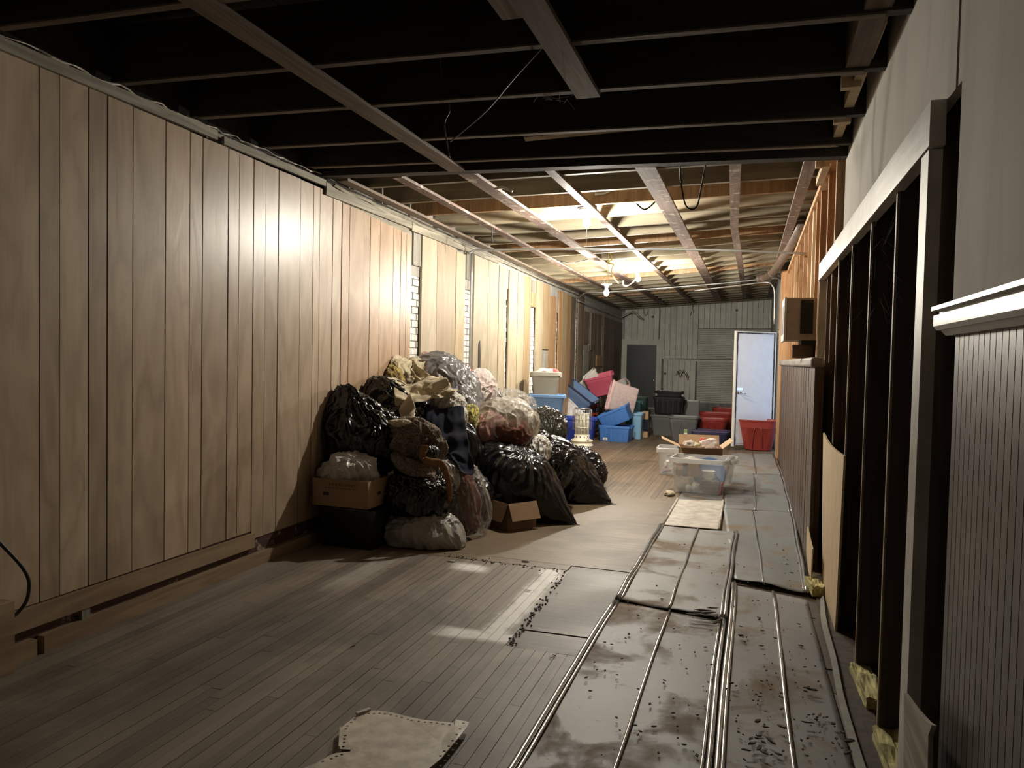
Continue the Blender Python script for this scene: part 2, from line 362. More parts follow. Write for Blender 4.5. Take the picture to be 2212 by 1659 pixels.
M['insul'] = m_plain('yellow_insulation_foam', (.58, .53, .25), .95, .12, scale=9, bump=.8)
M['flake'] = m_plain('dark_rust_flake', (.035, .024, .017), .85, .2); M['bark'] = m_wood('rotten_wood_chip', (.05, .032, .02), (.12, .08, .05), 0, .85, 'obj')
M['crumb'] = m_plain('pale_plaster_crumb', (.62, .58, .50), .9); M['lit_underside'] = m_wood('lit_underside_wood', (.10, .075, .05), (.20, .155, .11), 0, .8, figure=5.0, var=.4); M['web'] = m_plain('dusty_cobweb', (.35, .33, .30), 1.0)
gb = G('lit_bulb'); gb.b.inputs['Emission Color'].default_value = (1.0, .93, .80, 1); gb.b.inputs['Emission Strength'].default_value = BULB; gb.b.inputs['Base Color'].default_value = (.9, .9, .9, 1); M['bulb'] = gb.m
# ================================================================== THE SETTING
XL, XR, YB = -3.36, .50, 20.0
def zc(x, y):                                     # underside of the joists; the rear ceiling sags to the left
    if y < 5.4: return 2.975 - .022 * (x + 3.42)
    t = min(1, (y - 5.4) / 7.0)
    return 2.965 - .10 * t + (.006 + .064 * t) * (x + 3.42)
def struct(name, loc=(0, 0, 0)): return tag(empty(name, loc), kind='structure')

# ---- floor
fl = struct('floor')
MB().box(-3.7, 2.2, -1.6, YB + .3, -.12, -.019).obj('subfloor', M['subfloor'], fl)
PW = .0572
def plank(x, y0, y1, mat, mb=None):
    dz = R.uniform(-.0008, .0008)
    if mb is not None: mb.box(x + .0010, x + PW - .0010, y0, y1, -.018, dz)
    else: MB().box(x + .0010, x + PW - .0010, y0 + .001, y1 - .001, -.018, dz).obj('plank', mat, fl)
n0 = int(3.44 / PW)
front_stuff = MB()
for i in range(-60, 14):
    x = i * PW
    if x < -3.46: continue
    top = 5.17 if x < -1.23 else 3.68
    near = 1.0
    if x < -.80:
        cut = R.uniform(2.4, 4.4) if top > 4 else R.uniform(2.2, 3.2)
        ys = [1.2, cut, top] if cut < top - .5 else [1.2, top]
        if x > -2.0: plank(x, -1.5, 1.2, None, front_stuff)
        else: plank(x, -1.5, 1.2, None, front_stuff)
        for a, b in zip(ys, ys[1:]): plank(x, a, b, M['floor'])
    else: plank(x, -1.5, top, None, front_stuff)
tag(front_stuff.obj('plank_field', M['floor'], fl), kind='stuff')
rear = MB(); c = 0
for i in range(-60, 14):
    x = i * PW
    if x < -3.46: continue
    a = 8.32 + (-.1 * (x + 2.1))
    a = min(a, 8.4)
    cut = R.uniform(10.2, 11.8)
    if -2.2 < x < -.5:
        plank(x, a, cut, M['floor_rear']); plank(x, cut, 13.2, M['floor_rear'])
    else: plank(x, a, 13.2, None, rear)
    plank(x, 13.2, YB + .2, None, rear)
tag(rear.obj('plank_field', M['floor_rear'], fl), kind='stuff')
def patch(name, pts, mat, z=0.0): return MB().poly([(x, y, z) for x, y in pts], (0, 0, -.016)).obj(name, mat, fl, fix=True)
patch('plywood_patch', [(-3.46, 5.178), (-1.226, 5.178), (-1.226, 5.30), (-3.46, 5.34)], M['floor_ply'])
patch('plywood_patch', [(-3.46, 5.345), (.75, 5.26), (.75, 6.72), (-3.46, 6.80)], M['floor_ply'], .001)
patch('plywood_patch', [(-3.46, 6.805), (.75, 6.725), (.75, 8.31), (-3.46, 8.31)], M['floor_ply'])
patch('plywood_patch', [(-1.218, 3.95), (.75, 3.99), (.75, 5.25), (-1.218, 5.29)], M['floor_ply2'], -.002)
patch('plywood_patch', [(-1.218, 3.69), (.75, 3.70), (.75, 3.975), (-1.218, 3.935)], M['floor_ply2'], -.004)
# raised ledge in front of the back wall
MB().box(-3.36, -1.75, 19.2, YB, 0, .26).obj('ledge', M['concrete'], fl)

# ---- ceiling
ce = struct('ceiling')
deck = MB()
for i in range(26):                                # deck boards above the joists
    x0 = -3.5 + i * .19
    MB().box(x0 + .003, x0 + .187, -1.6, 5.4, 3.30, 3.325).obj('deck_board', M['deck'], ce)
for i in range(26):
    x0 = -3.5 + i * .19
    MB().box(x0 + .003, x0 + .187, 5.4, YB + .2, 3.36, 3.385).obj('deck_board', M['deck_rear'], ce)
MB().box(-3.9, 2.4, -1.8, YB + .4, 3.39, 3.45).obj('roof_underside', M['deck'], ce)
def joist(y, mat, d, th=.045, x0=-3.36, x1=.62, dz=0):
    a, b = zc(x0, y) + dz, zc(x1, y) + dz
    return MB().hexa([(x0, y, a), (x1, y, b), (x1, y + th, b), (x0, y + th, a)], [(x0, y, a + d), (x1, y, b + d), (x1, y + th, b + d), (x0, y + th, a + d)]).obj('joist', mat, ce)
for y in (-1.0, -.4, .2, .8, 1.38, 1.94, 2.50, 3.20, 3.79, 4.46, 5.02):
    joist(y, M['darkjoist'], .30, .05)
    MB().hexa([(-3.3, y + .004, zc(-3.3, y) - .008), (.45, y + .004, zc(.45, y) - .008), (.45, y + .046, zc(.45, y) - .008), (-3.3, y + .046, zc(-3.3, y) - .008)], [(-3.3, y + .004, zc(-3.3, y)), (.45, y + .004, zc(.45, y)), (.45, y + .046, zc(.45, y)), (-3.3, y + .046, zc(-3.3, y))]).obj('lit_underside_strip', M['lit_underside'], ce)  # added paler strip: light caught on the joist underside, put into colour
MB().box(-3.42, -3.385, -1.6, 5.4, 2.96, 3.34).obj('rim_board', M['darkjoist'], ce)
joist(5.24, M['darkjoist'], .38, .10, dz=-.02)
# short sloping boards among the front joists
MB().beam((-2.0, 3.95, 3.03), (.45, 4.15, 3.17), .04, .09).obj('brace', M['darkstring'], ce)
MB().beam((-1.5, 4.8, 2.99), (-.55, 4.95, 3.06), .09, .02).obj('brace', M['pale'], ce)
MB().beam((-.5, 4.85, 3.08), (.5, 4.65, 3.0), .09, .02).obj('brace', M['darkstring'], ce)
y = 5.72; k = 0
while y < YB - .1:
    m = M['joist'] if k not in (2, 6, 12, 17) else M['orange']
    joist(y, m, .24, .045, dz=R.uniform(-.006, .006)); y += .60; k += 1
# stringers nailed under the joists
def stringer(x, y0, y1, wd, mat, dx=0.0, dz=.0, bend=None):
    ys = [y0] + ([bend[0]] if bend else []) + [y1]; xs = [x] + ([x + bend[1]] if bend else []) + [x + dx]
    for a, b, xa, xb in zip(ys, ys[1:], xs, xs[1:]):
        n = max(1, int((b - a) / 3.0)); 
        L = []
        for q in range(n + 1):
            t = q / n; yy = a + (b - a) * t; xx = xa + (xb - xa) * t; z = zc(xx, max(yy, 5.41) if a > 5 else min(yy, 5.3)) - .026 + dz
            L.append([(xx - wd / 2, yy, z), (xx + wd / 2, yy, z), (xx + wd / 2, yy, z + .024), (xx - wd / 2, yy, z + .024)])
        MB().loops(L).obj('stringer', mat, ce, fix=True)
stringer(-2.165, -1.0, 5.24, .125, M['darkstring'])
stringer(-.86, -1.0, 3.86, .125, M['darkstring'])
MB().beam((-.99, .6, 2.93), (-.975, 2.95, 2.92), .11, .02).obj('stringer', M['darkstring'], ce)
for x, wd, dx, bend in ((-3.235, .10, 0, None), (-2.745, .09, .03, None), (-2.165, .13, .03, None), (-1.51, .075, .04, (10.4, .0)), (-.80, .15, -.02, (8.5, -.01)), (-.155, .085, -.06, (8.6, -.08)), (.355, .09, -.02, None)):
    stringer(x, 5.38, 18.6, wd, M['string'] if abs(x + 3.235) > .01 else M['darkstring'], dx, 0, bend)
# wooden ledger and deck at the top right
MB().box(.37, .47, 1.0, 3.9, 2.90, 3.15).obj('ledger', M['darkstring'], ce)
MB().beam((.46, 3.4, 2.93), (.46, 6.35, 2.93), .05, .07).obj('ledger', M['studp'], ce)
for yy, xx in ((4.05, .42), (4.62, .44), (5.25, .40), (5.62, .42)):
    MB().box(xx - .04, xx + .05, yy, yy + .05, 2.90, 3.12).obj('blocking', M['studp'], ce)

# ---- left wall
wl = struct('wall_left')
MB().box(-3.40, -3.39, -1.6, 5.6, .2, 2.9).obj('backing_board', M['darkjoist'], wl); MB().box(-3.40, -3.392, 5.6, 6.95, .2, 2.7).obj('backing_board', M['darkjoist'], wl); MB().box(-3.392, -3.368, 5.6, 6.95, 2.70, 2.93).obj('plaster_strip', M['greytrim'], wl)
MB().box(-3.62, -3.415, -1.6, YB, .0, 3.40).obj('masonry', M['mortar'], wl)
MB().box(-3.415, -3.39, -1.6, YB, 2.36, 3.42).obj('plaster_band', M['plaster_old'], wl)
def board(y0, y1, z0, z1, mat, x=XL, th=.022, parent=wl, name='board'):
    j = R.uniform(-.002, .002); a = R.uniform(0, .002)
    return MB().box(x - th, x + j, y0 + .0035 + a, y1 - .0035, z0, z1).obj(name, mat, parent)
ed = [.3, .78, 1.26, 1.75, 2.2, 2.771, 2.884, 3.057, 3.176, 3.350, 3.596, 3.796, 3.91, 4.152, 4.26, 4.414, 4.549, 4.703, 4.98, 5.158, 5.251, 5.446, 5.585]
for a, b in zip(ed, ed[1:]): board(a, b, .25 if a < 4.4 else .19, 2.90 - .015 * max(0, a - 2.7), M['ply'] if a > 2.7 or a < 2 else M['ply'])
ed = [5.60, 5.723, 5.973, 6.092, 6.279, 6.553, 6.713, 6.838, 6.955]
for i, (a, b) in enumerate(zip(ed, ed[1:])): board(a, b, .15, 2.815 - .03 * i * .3, M['ply2'], x=XL - .004)
def yl(px, py=700): return float(onx(px, py, XL)[1])
def zl(px, py): return float(onx(px, py, XL)[2])
BL = [  # left px, right px, top py, bottom py, row at which the px were read, material
    (910, 943, 508, 1000, 640, 'pale'), (943.6, 984, 520, 1000, 640, 'tan'), (984.6, 1004, 546, 1000, 640, 'yellow'),
    (1023, 1053, 545, 1000, 690, 'pale'), (1053.4, 1076, 558, 1000, 690, 'pale'), (1076.4, 1092, 575, 1000, 690, 'pale'),
    (1098.5, 1117, 585, 1000, 700, 'pale'), (1117.3, 1131.5, 591, 1000, 700, 'pale'), (1131.8, 1146, 596, 1000, 700, 'tan'),
    (1146.2, 1157.8, 632, 663, 700, 'tan'), (1158, 1173, 608, 1000, 700, 'pale'), (1173.3, 1187, 614, 755, 700, 'tan'),
    (1173.3, 1185, 757, 1000, 700, 'greyboard'), (1187.2, 1194.5, 640, 1000, 700, 'orange'), (1194.7, 1201.5, 640, 1000, 700, 'orange'),
    (1207, 1214, 628, 1000, 700, 'orange'), (1214.2, 1224, 631, 1000, 700, 'tan'), (1224.2, 1233, 636, 1000, 700, 'orange'), (1233.2, 1243, 641, 1000, 700, 'brown'),
    (1249, 1256, 637, 1000, 700, 'brown'), (1256.2, 1262, 641, 1000, 700, 'brown'), (1262.3, 1273, 673, 743, 700, 'brown'), (1262.3, 1273, 745, 1000, 700, 'greyboard'),
    (1277.2, 1283.5, 677, 757, 700, 'brown'), (1273.2, 1283.5, 759, 1000, 700, 'brown'), (1283.8, 1291, 678, 1000, 700, 'brown'), (1291.2, 1300, 679, 1000, 700, 'brown'),
    (1305, 1317, 686, 1000, 700, 'brown'), (1317.2, 1326, 689, 1000, 700, 'brown'), (1326.3, 1344, 695, 1000, 700, 'brown'),
]
for x0, x1, t, b, row, mt in BL:
    ya, yb = yl(x0, row), yl(x1, row); zt = min(2.84, zl((x0 + x1) / 2, t)); zb = max(.14, zl((x0 + x1) / 2, b)) if b < 1000 else R.uniform(.1, .2)
    board(ya, min(yb, 19.93), zb, zt, M[mt])
MB().box(-3.375, -3.335, yl(1287, 770), yl(1300, 770), zl(1293, 791), zl(1293, 768)).obj('board', M['orange'], wl)
for x0, x1, t, b, row in ((893, 910, 502, 574, 640), (1005, 1023, 545, 604, 650), (1092, 1098, 580, 623, 690), (1150, 1158, 606, 632, 690)):
    board(yl(x0, row), yl(x1, row), zl((x0 + x1) / 2, b), zl((x0 + x1) / 2, t), M['greyboard'], x=XL - .01)
# white bricks showing in the gaps
bm_ = MB().box(0, 1, 0, 1, 0, 1).mesh('brick')
def bricks(y0, y1, z0, z1, real=True, mat='white_brick'):
    st = MB(); z = z0; r = 0
    while z < z1 - .02:
        zt = min(z + .062, z1); off = .11 * (r % 2); yy = y0 - off
        while yy < y1:
            a, b = max(yy, y0), min(yy + .20, y1)
            if b - a > .02:
                j = R.uniform(-.004, .004)
                if real:
                    o = link('brick', bm_, None, wl); o.location = (-3.43, a + .004, z); o.scale = (.035 + j, b - a - .008, zt - z)
                else: st.box(-3.43, -3.395 + j, a + .004, b - .004, z, zt)
            yy += .21
        z += .072; r += 1
    if not real: tag(st.obj('brick_field', M[mat], wl), kind='stuff')
bm_.materials.append(M['white_brick'])
bricks(6.955, 7.20, .75, 2.36); bricks(8.42, 8.72, .8, 2.34)
bricks(yl(1092), yl(1098.5), .6, 2.28); bricks(yl(1146), yl(1158), .8, 2.12)
bricks(yl(1201.5), yl(1207), .3, 2.2, False); bricks(yl(1243), yl(1249), .3, 2.3, False); bricks(yl(1273), yl(1277), .3, 2.1, False); bricks(yl(1300), yl(1305), .3, 2.1, False)
# broken splinter in the pale board
sp = [onx(1034, 742, XL + .004), onx(1037, 735, XL + .004), onx(1038, 770, XL + .004), onx(1036, 850, XL + .004), onx(1031, 850, XL + .004), onx(1033, 790, XL + .004)]
MB().poly(sp, (.003, 0, 0)).obj('splinter_hole', M['flake'], wl, fix=True)
# crown strip, plaster edge, foot rail, sill
tr = tag(empty('trim_1'), kind='structure')
for a, b, z, h in ((1.2, 2.4, 2.905, .055), (2.405, 4.02, 2.895, .06), (4.08, 5.3, 2.885, .05), (5.31, 6.9, 2.82, .10), (6.91, 8.35, 2.80, .10), (8.36, 9.6, 2.81, .07)):
    MB().box(-3.362, -3.338, a, b, z, z + h).obj('crown_strip', M['greytrim'], tr)
pe = MB(); yy = 1.2
pts = []
while yy < 5.3: pts.append((-3.345 + R.uniform(-.01, .015), yy, 2.962 + R.uniform(-.012, .012))); yy += .06
pe.tube(pts, [R.uniform(.002, .007) for _ in pts], 5)
pe.obj('broken_plaster_edge', M['crumb'], tr)
pe = MB(); pts = []; yy = 5.4
while yy < 15: pts.append((-3.33 + R.uniform(-.01, .01), yy, zc(-3.33, yy) - .05 + R.uniform(-.006, .006))); yy += .12
pe.tube(pts, .014, 4); pe.obj('edge_batten', M['greytrim'], tr)
bs = tag(empty('baseboard_left'), kind='structure')
MB().hexa([(-3.362, .2, .15), (-3.335, .2, .15), (-3.335, 4.43, .135), (-3.362, 4.43, .135)], [(-3.362, .2, .262), (-3.335, .2, .262), (-3.335, 4.43, .235), (-3.362, 4.43, .235)]).obj('foot_rail', M['rail'], bs)
MB().box(-3.40, -3.366, -1.5, 8.3, .05, .26).obj('recess_board', M['maroon'], bs)
for a, b in ((-1.0, 2.72), (2.76, 5.1), (5.11, 8.4)): MB().box(-3.40, -3.315, a, b, -.01, .085).obj('sill', M['rail'], bs)
for yy in (2.5, 3.0): MB().box(-3.39, -3.34, yy, yy + .05, .06, .17).obj('block', M['greyboard'], bs)
MB().box(-3.34, -3.24, 2.42, 2.545, 0, .34).obj('block', M['rail'], bs)

# ---- back wall
wb = struct('wall_back')
MB().box(-3.6, 2.3, YB + .02, YB + .25, 0, 3.42).obj('backing', M['stained'], wb)
def bx(px): return float(ony(px, 780, YB)[0])
def bz(py, px=1500): return float(ony(px, py, YB)[2])
def zpx(zx, zy): return 1320 + zx / 5.184, 640 + zy / 5.184
def bplank(zx0, zx1, zy0, zy1, mat='backwall', name='plank', th=.03):
    (xa, ya), (xb, yb) = zpx(zx0, zy0), zpx(zx1, zy1)
    MB().box(bx(xa) + .004, bx(xb) - .004, YB - th + R.uniform(-.003, .003), YB + .02, bz(yb, xa), bz(ya, xa)).obj(name, M[mat], wb)
ed = [145, 225, 290, 350, 410, 470, 527]
for a, b in zip(ed, ed[1:]): bplank(a, b, 20, 486)
ed = [532, 595, 655, 720, 785, 850, 905, 965]
for a, b in zip(ed, ed[1:]): bplank(a, b, 20, 698)
ed = list(range(970, 1820, 60)) + [1812]
for a, b in zip(ed, ed[1:]):
    if b - a > 20: bplank(a, b, 0, 362)
ed = [590, 637, 695, 765, 830, 890, 950]
for a, b in zip(ed, ed[1:]): bplank(a, b, 722, 1250)
bplank(585, 1386, 703, 721, name='chair_rail', th=.05)
sl = MB()
for z0, z1 in ((366, 698), (724, 1190)):
    zy = z0
    while zy < z1:
        (xa, ya), (xb, yb) = zpx(968, zy), zpx(1812, min(zy + 19, z1))
        sl.box(bx(xa), bx(xb), YB - .02 + R.uniform(-.004, .004), YB + .02, bz(yb), bz(ya) - .004); zy += 20
tag(sl.obj('slat_field', M['backwall_h'], wb), kind='stuff')
bplank(950, 1812, 1190, 1400, 'stained', 'concrete_band', .01)
bplank(585, 950, 1250, 1480, 'stained', 'concrete_band', .01)
bplank(105, 145, 180, 486, 'plaster_old', 'plank', .01)
# scribbles on the wall
for seed, (cx, cy) in enumerate(((750, 860), (800, 870), (850, 890))):
    rr = random.Random(seed); P = []
    for q in range(9):
        px, py = zpx(cx + rr.uniform(-35, 35), cy + rr.uniform(-50, 50)); P.append((bx(px), YB - .036, bz(py, px)))
    MB().tube(curve_pts(P, 4), .006, 4).obj('scribble', M['flake'] if seed < 2 else M['maroonc'], wb)
for zx, zy in ((610, 865), (1390, 157), (455, 232)):
    px, py = zpx(zx, zy); MB().box(bx(px) - .03, bx(px) + .03, YB - .05, YB - .02, bz(py, px) - .03, bz(py, px) + .03).obj('socket_hole', M['black'], wb)
MB().box(bx(1423.0), bx(1424.2), YB - .04, YB - .02, bz(733), bz(668)).obj('pipe_shadow_gap', M['black'], wb)
# dark door with casing
d1 = tag(empty('door_1', (bx(1352), YB - .04, .28)), kind='structure'); dz0 = .28
def dbox(name, a, b, z0, z1, y0, y1, mat, par): 
    o = MB().box(a, b, y0, y1, z0, z1).obj(name, M[mat], par); o.matrix_parent_inverse = par.matrix_world.inverted() if False else Matrix.Translation(par.location).inverted(); return o
xa, xb = -3.22, -2.43
dbox('slab', xa, xb, dz0, 1.955, YB - .045, YB - .01, 'door_dark', d1)
for z0, z1 in ((.36, .78), (.86, 1.18), (1.26, 1.88)):
    for u0, u1 in ((xa + .09, xa + .36), (xa + .44, xb - .08)):
        dbox('panel', u0, u1, z0, z1, YB - .052, YB - .045, 'door_dark', d1)
dbox('casing', xa - .14, xa, dz0, 1.955, YB - .07, YB - .02, 'backwall', d1); dbox('casing', xb, xb + .14, dz0, 1.955, YB - .07, YB - .02, 'backwall', d1)
dbox('casing', xa - .16, xb + .17, 1.955, 2.10, YB - .08, YB - .02, 'backwall', d1)
k = MB().lathe([(.02, 0), (.02, .02), (.028, .03), (.028, .045), (.01, .055)], 12).obj('knob', M['chrome'], d1, True); k.location = (xb - .06 - d1.location.x, -.012, 1.02 - d1.location.z); k.rotation_euler = (PI / 2, 0, 0)

# ---- right wall
wr = struct('wall_right')
MB().box(.60, .66, -1.6, 2.43, 0, 3.4).obj('drywall_backing', M['plaster'], wr)
MB().box(.545, .60, -1.6, 2.43, 1.70, 3.42).obj('drywall', M['plaster'], wr)
MB().box(.549, .60, 2.432, 2.497, 2.345, 3.42).obj('drywall', M['plaster'], wr)
MB().box(.545, .575, 2.50, 5.35, 2.34, 3.30).obj('drywall', M['plaster'], wr)
# closed dark room seen between the studs
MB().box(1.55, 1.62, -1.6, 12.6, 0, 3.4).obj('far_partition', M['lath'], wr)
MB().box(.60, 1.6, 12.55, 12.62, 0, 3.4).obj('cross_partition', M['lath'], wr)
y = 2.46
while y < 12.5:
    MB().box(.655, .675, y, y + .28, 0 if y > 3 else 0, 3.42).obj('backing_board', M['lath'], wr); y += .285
for yy, x0, th in ((2.80, .55, .05), (3.25, .53, .06), (3.92, .53, .05), (4.63, .53, .045), (5.33, .53, .045)):
    MB().box(x0, .65, yy, yy + th, 0, 2.35).obj('stud', M['darkstud'], wr); MB().box(x0 - .006, x0 - .0005, yy + .012, yy + .034, .02, 2.30).obj('lit_stud_edge', M['tan'], wr)  # added tan strip paints the lit front edge of each dark stud
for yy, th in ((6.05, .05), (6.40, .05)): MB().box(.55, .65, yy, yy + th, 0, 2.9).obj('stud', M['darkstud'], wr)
for i, yy in enumerate((5.42, 5.98, 6.62, 7.05, 7.45, 8.0, 8.7, 9.5, 9.95, 10.6, 11.3, 12.0, 12.5)):
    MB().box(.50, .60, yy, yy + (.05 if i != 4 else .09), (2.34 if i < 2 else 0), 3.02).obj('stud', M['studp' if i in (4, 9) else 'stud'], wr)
MB().box(.60, .615, 5.4, 12.5, 1.2, 3.42).obj('sheathing', M['orange'], wr)
for a, b, z0, z1 in ((5.4, 12.5, 2.95, 3.0),): MB().box(.48, .6, a, b, z0, z1).obj('top_plate', M['stud'], wr)
# opening trim: header and jambs
MB().hexa([(.50, 2.60, 2.205), (.545, 2.60, 2.205), (.545, 6.66, 2.215), (.50, 6.66, 2.215)], [(.50, 2.60, 2.345), (.545, 2.60, 2.345), (.545, 6.66, 2.345), (.50, 6.66, 2.345)]).obj('header', M['white_paint_y'], wr)
MB().box(.505, .545, 2.625, 2.735, .0, 2.20).obj('jamb', M['white_paint'], wr)
MB().box(.505, .56, 6.60, 6.66, .0, 2.21).obj('jamb', M['white_paint'], wr)
# near wainscot: separate bead boards, cap rail
y = -1.2; 
while y < 2.40:
    e = min(y + .047, 2.43)
    o = MB().hexa([(.552, y, 0), (.60, y, 0), (.60, e - .005, 0), (.552, e - .005, 0)], [(.552, y, 1.62), (.60, y, 1.62), (.60, e - .005, 1.62), (.552, e - .005, 1.62)]).obj('bead_board', M['bead'], wr)
    y += .047
prof = [(.60, 1.628), (.515, 1.628), (.505, 1.640), (.505, 1.672), (.520, 1.676), (.520, 1.682), (.498, 1.685), (.498, 1.697), (.60, 1.702)]
MB().loops([[(x, yy, z) for x, z in prof] for yy in (-1.5, 2.47)]).obj('cap_rail', M['white_paint_y'], wr, fix=True)
MB().loops([[(x, yy, z) for x, z in ((.60, 1.612), (.535, 1.612), (.520, 1.628), (.60, 1.628))] for yy in (-1.5, 2.45)]).obj('bed_mould', M['white_paint_y'], wr, fix=True)
# far wainscot
y = 5.83; X0 = .435
while y < 12.45:
    e = y + .083; MB().box(X0 + R.uniform(0, .004), X0 + .03, y + .002, e - .002, 0.02, 1.50).obj('wainscot_board', M['wains'], wr); y = e
MB().box(X0 + .03, .50, 5.84, 12.45, 0, 1.5).obj('wainscot_core', M['lath'], wr)
for a, b in ((5.82, 7.9), (7.91, 10.2), (10.21, 12.5)): bevel(MB().box(X0 - .03, .50, a, b, 1.50, 1.575).obj('cap_rail', M['cap'], wr), .02, 3)
# beyond the wainscot: post, opening to daylight, wall up to the back
MB().box(.40, .50, 12.5, 12.58, 0, 3.0).obj('stud', M['stud'], wr)
MB().box(.40, .66, 12.62, 12.70, 0, 3.42).obj('stud', M['stud'], wr)
MB().box(.41, .66, 12.60, 13.05, 2.12, 3.42).obj('plaster_panel', M['plaster_old'], wr)
MB().box(.41, .66, 12.70, 13.12, 0, 2.12).obj('plaster_panel', M['plaster_old'], wr)
MB().box(.42, .66, 13.05, 14.05, 2.12, 3.42).obj('lintel', M['plaster_old'], wr)
MB().box(.42, .66, 14.05, YB, 0, 3.42).obj('plaster_panel', M['plaster_old'], wr)
# wall behind the camera
wf = struct('wall_front'); MB().box(-3.62, 2.3, -1.75, -1.55, 0, 3.42).obj('plaster_panel', M['plaster'], wf)
# ================================================================== THINGS: METAL SHEETS ON THE FLOOR
def metal_panel(label, corners, ribs, mat, z0, dents, ribw=.016, group='metal ceiling sheets laid on the floor', seed=0, rims=(True, True), matr='sheet_rib', lift=0.0):
    """corners: near-left, near-right, far-right, far-left on the floor; ribs: fractions across."""
    rr = random.Random(seed); A, B, C_, D = [Vector((*c, 0)) for c in corners]
    e = tag(empty('metal_panel', (*((A + B + C_ + D) / 4).xy, 0)), label, 'metal sheet', group)
    inv = Matrix.Translation(e.location).inverted()
    NU, NV = 20, 36; vs = []
    for j in range(NV + 1):
        for i in range(NU + 1):
            u, v = i / NU, j / NV
            p = A.lerp(B, u).lerp(D.lerp(C_, u), v)
            h = .006 * noise.noise(Vector((p.x * 3 + seed, p.y * 1.4, 0))) + .012 * dents * max(0, noise.noise(Vector((p.x * 2.2, p.y * 2.0, seed + 9.0))))
            h += lift * (max(0, 1 - v / .06) ** 2) * (.6 + .4 * math.sin(u * 9 + seed))
            vs.append((p.x, p.y, z0 + .010 + h))
    fs = [(j * (NU + 1) + i, j * (NU + 1) + i + 1, (j + 1) * (NU + 1) + i + 1, (j + 1) * (NU + 1) + i) for j in range(NV) for i in range(NU)]
    m = MB().add(vs, fs).obj('sheet', M[mat], e, True); m.matrix_parent_inverse = inv
    s = m.modifiers.new('thick', 'SOLIDIFY'); s.thickness = .003
    def along(u, r, name, dz=0.0, flat=1.0):
        P = []
        for j in range(25):
            v = j / 24; p = A.lerp(B, u).lerp(D.lerp(C_, u), v); P.append((p.x + .003 * math.sin(v * 13 + seed), p.y, z0 + .016 + dz + .003 * math.sin(v * 21 + seed * 2)))
        o = MB().tube(P, r, 8, flat).obj(name, M[matr], e, True); o.matrix_parent_inverse = inv
    for u in ribs: along(u, ribw * .5, 'rib', .002)
    if rims[0]: along(.006, .014, 'rim', .006, .8); along(.042, .009, 'rim', .002, .8)
    if rims[1]: along(.994, .012, 'rim', .006, .8); along(.958, .008, 'rim', .002, .8)
    return e
def oz(*p): return tuple(float(c) for c in onz(*p)[:2])
metal_panel('rust-stained grey metal sheet with raised ribs, nearest one on the left of the strip', [(-.815, .9), (-.105, .9), oz(1565, 1342), oz(1327, 1300)], [.52], 'sheet', .0, .8, seed=1)
metal_panel('rusty-edged grey metal sheet overlapping the nearest left one, ending before the white sheet', [oz(1330, 1302), oz(1566, 1345), oz(1592, 1155), oz(1425, 1140)], [.5], 'sheet', .010, 1.0, seed=2, lift=.012)
metal_panel('dirty grey metal sheet strewn with dark chips, nearest one beside the open wall', [(-.085, .9), (.44, .9), oz(1742, 1300), oz(1583, 1268)], [.56], 'sheet_dark', .0, .6, seed=3, rims=(True, False), ribw=.022)
metal_panel('grey metal sheet with an orange rusted near edge beside the brown wainscot', [oz(1586, 1258), oz(1745, 1290), oz(1712, 1112), oz(1562, 1103)], [.42], 'sheet_blue', .008, .8, seed=4, rims=(False, True), lift=.014)
metal_panel('blue-grey metal sheet with wet-looking dark patches to the right of the clear bins', [oz(1562, 1102), oz(1712, 1111), oz(1690, 1028), oz(1572, 1024)], [.47], 'sheet_blue', .004, .5, seed=5, rims=(False, True))
metal_panel('metal sheet with dark stains between the clear bins and the big red tub', [oz(1574, 1023), oz(1690, 1027), oz(1672, 982), oz(1580, 980)], [.5], 'sheet_dark', .0, .5, seed=6, rims=(False, True))
metal_panel('thin grey metal sheet peeking out under the front clear bin', [oz(1462, 1083), oz(1562, 1088), oz(1562, 1062), oz(1478, 1060)], [], 'sheet_blue', .0, .3, seed=7, rims=(False, False))
e = tag(empty('floor_sheet', (-.49, 7.6, 0)), 'dirty white sheet lying on the floor beyond the rusty metal sheets', 'sheet')
cs = [oz(1432, 1138), oz(1553, 1148), oz(1562, 1086), oz(1464, 1082)]
inv = Matrix.Translation(e.location).inverted()
o = bevel(MB().poly([(*c, .014) for c in cs], (0, 0, .008)).obj('sheet', M['white_sheet'], e, fix=True)); o.matrix_parent_inverse = inv
for a, b in ((1, 2), (0, 3)):
    o = MB().tube([(*cs[a], .026), (*cs[b], .026)], .012, 6).obj('folded_edge', M['white_sheet'], e, True); o.matrix_parent_inverse = inv
# pale flashing strip curling along the wall side
P = [onz(*p, .03) for p in ((1779, 1285), (1786, 1345), (1806, 1420), (1822, 1500), (1845, 1580), (1872, 1665), (1905, 1760))]
Q = [onz(*p, .03) for p in ((1772, 1295), (1774, 1345), (1793, 1420), (1808, 1500), (1828, 1580), (1850, 1665), (1876, 1760))]
PP, QQ = curve_pts(P, 6), curve_pts(Q, 6)
tag(MB().loops([[q, p, p + Vector((0, 0, .004)), q + Vector((0, 0, .004))] for p, q in zip(PP, QQ)]).obj('flashing_strip', M['conduit'] if False else M['plaster_old'], fix=True), 'long bent pale metal strip along the right edge of the nearest metal sheets', 'metal strip')
# brown gap board at the foot of the open wall
MB().box(.44, .66, 1.0, 5.7, -.018, .012).obj('sole_plate', M['darkstud'], wr)

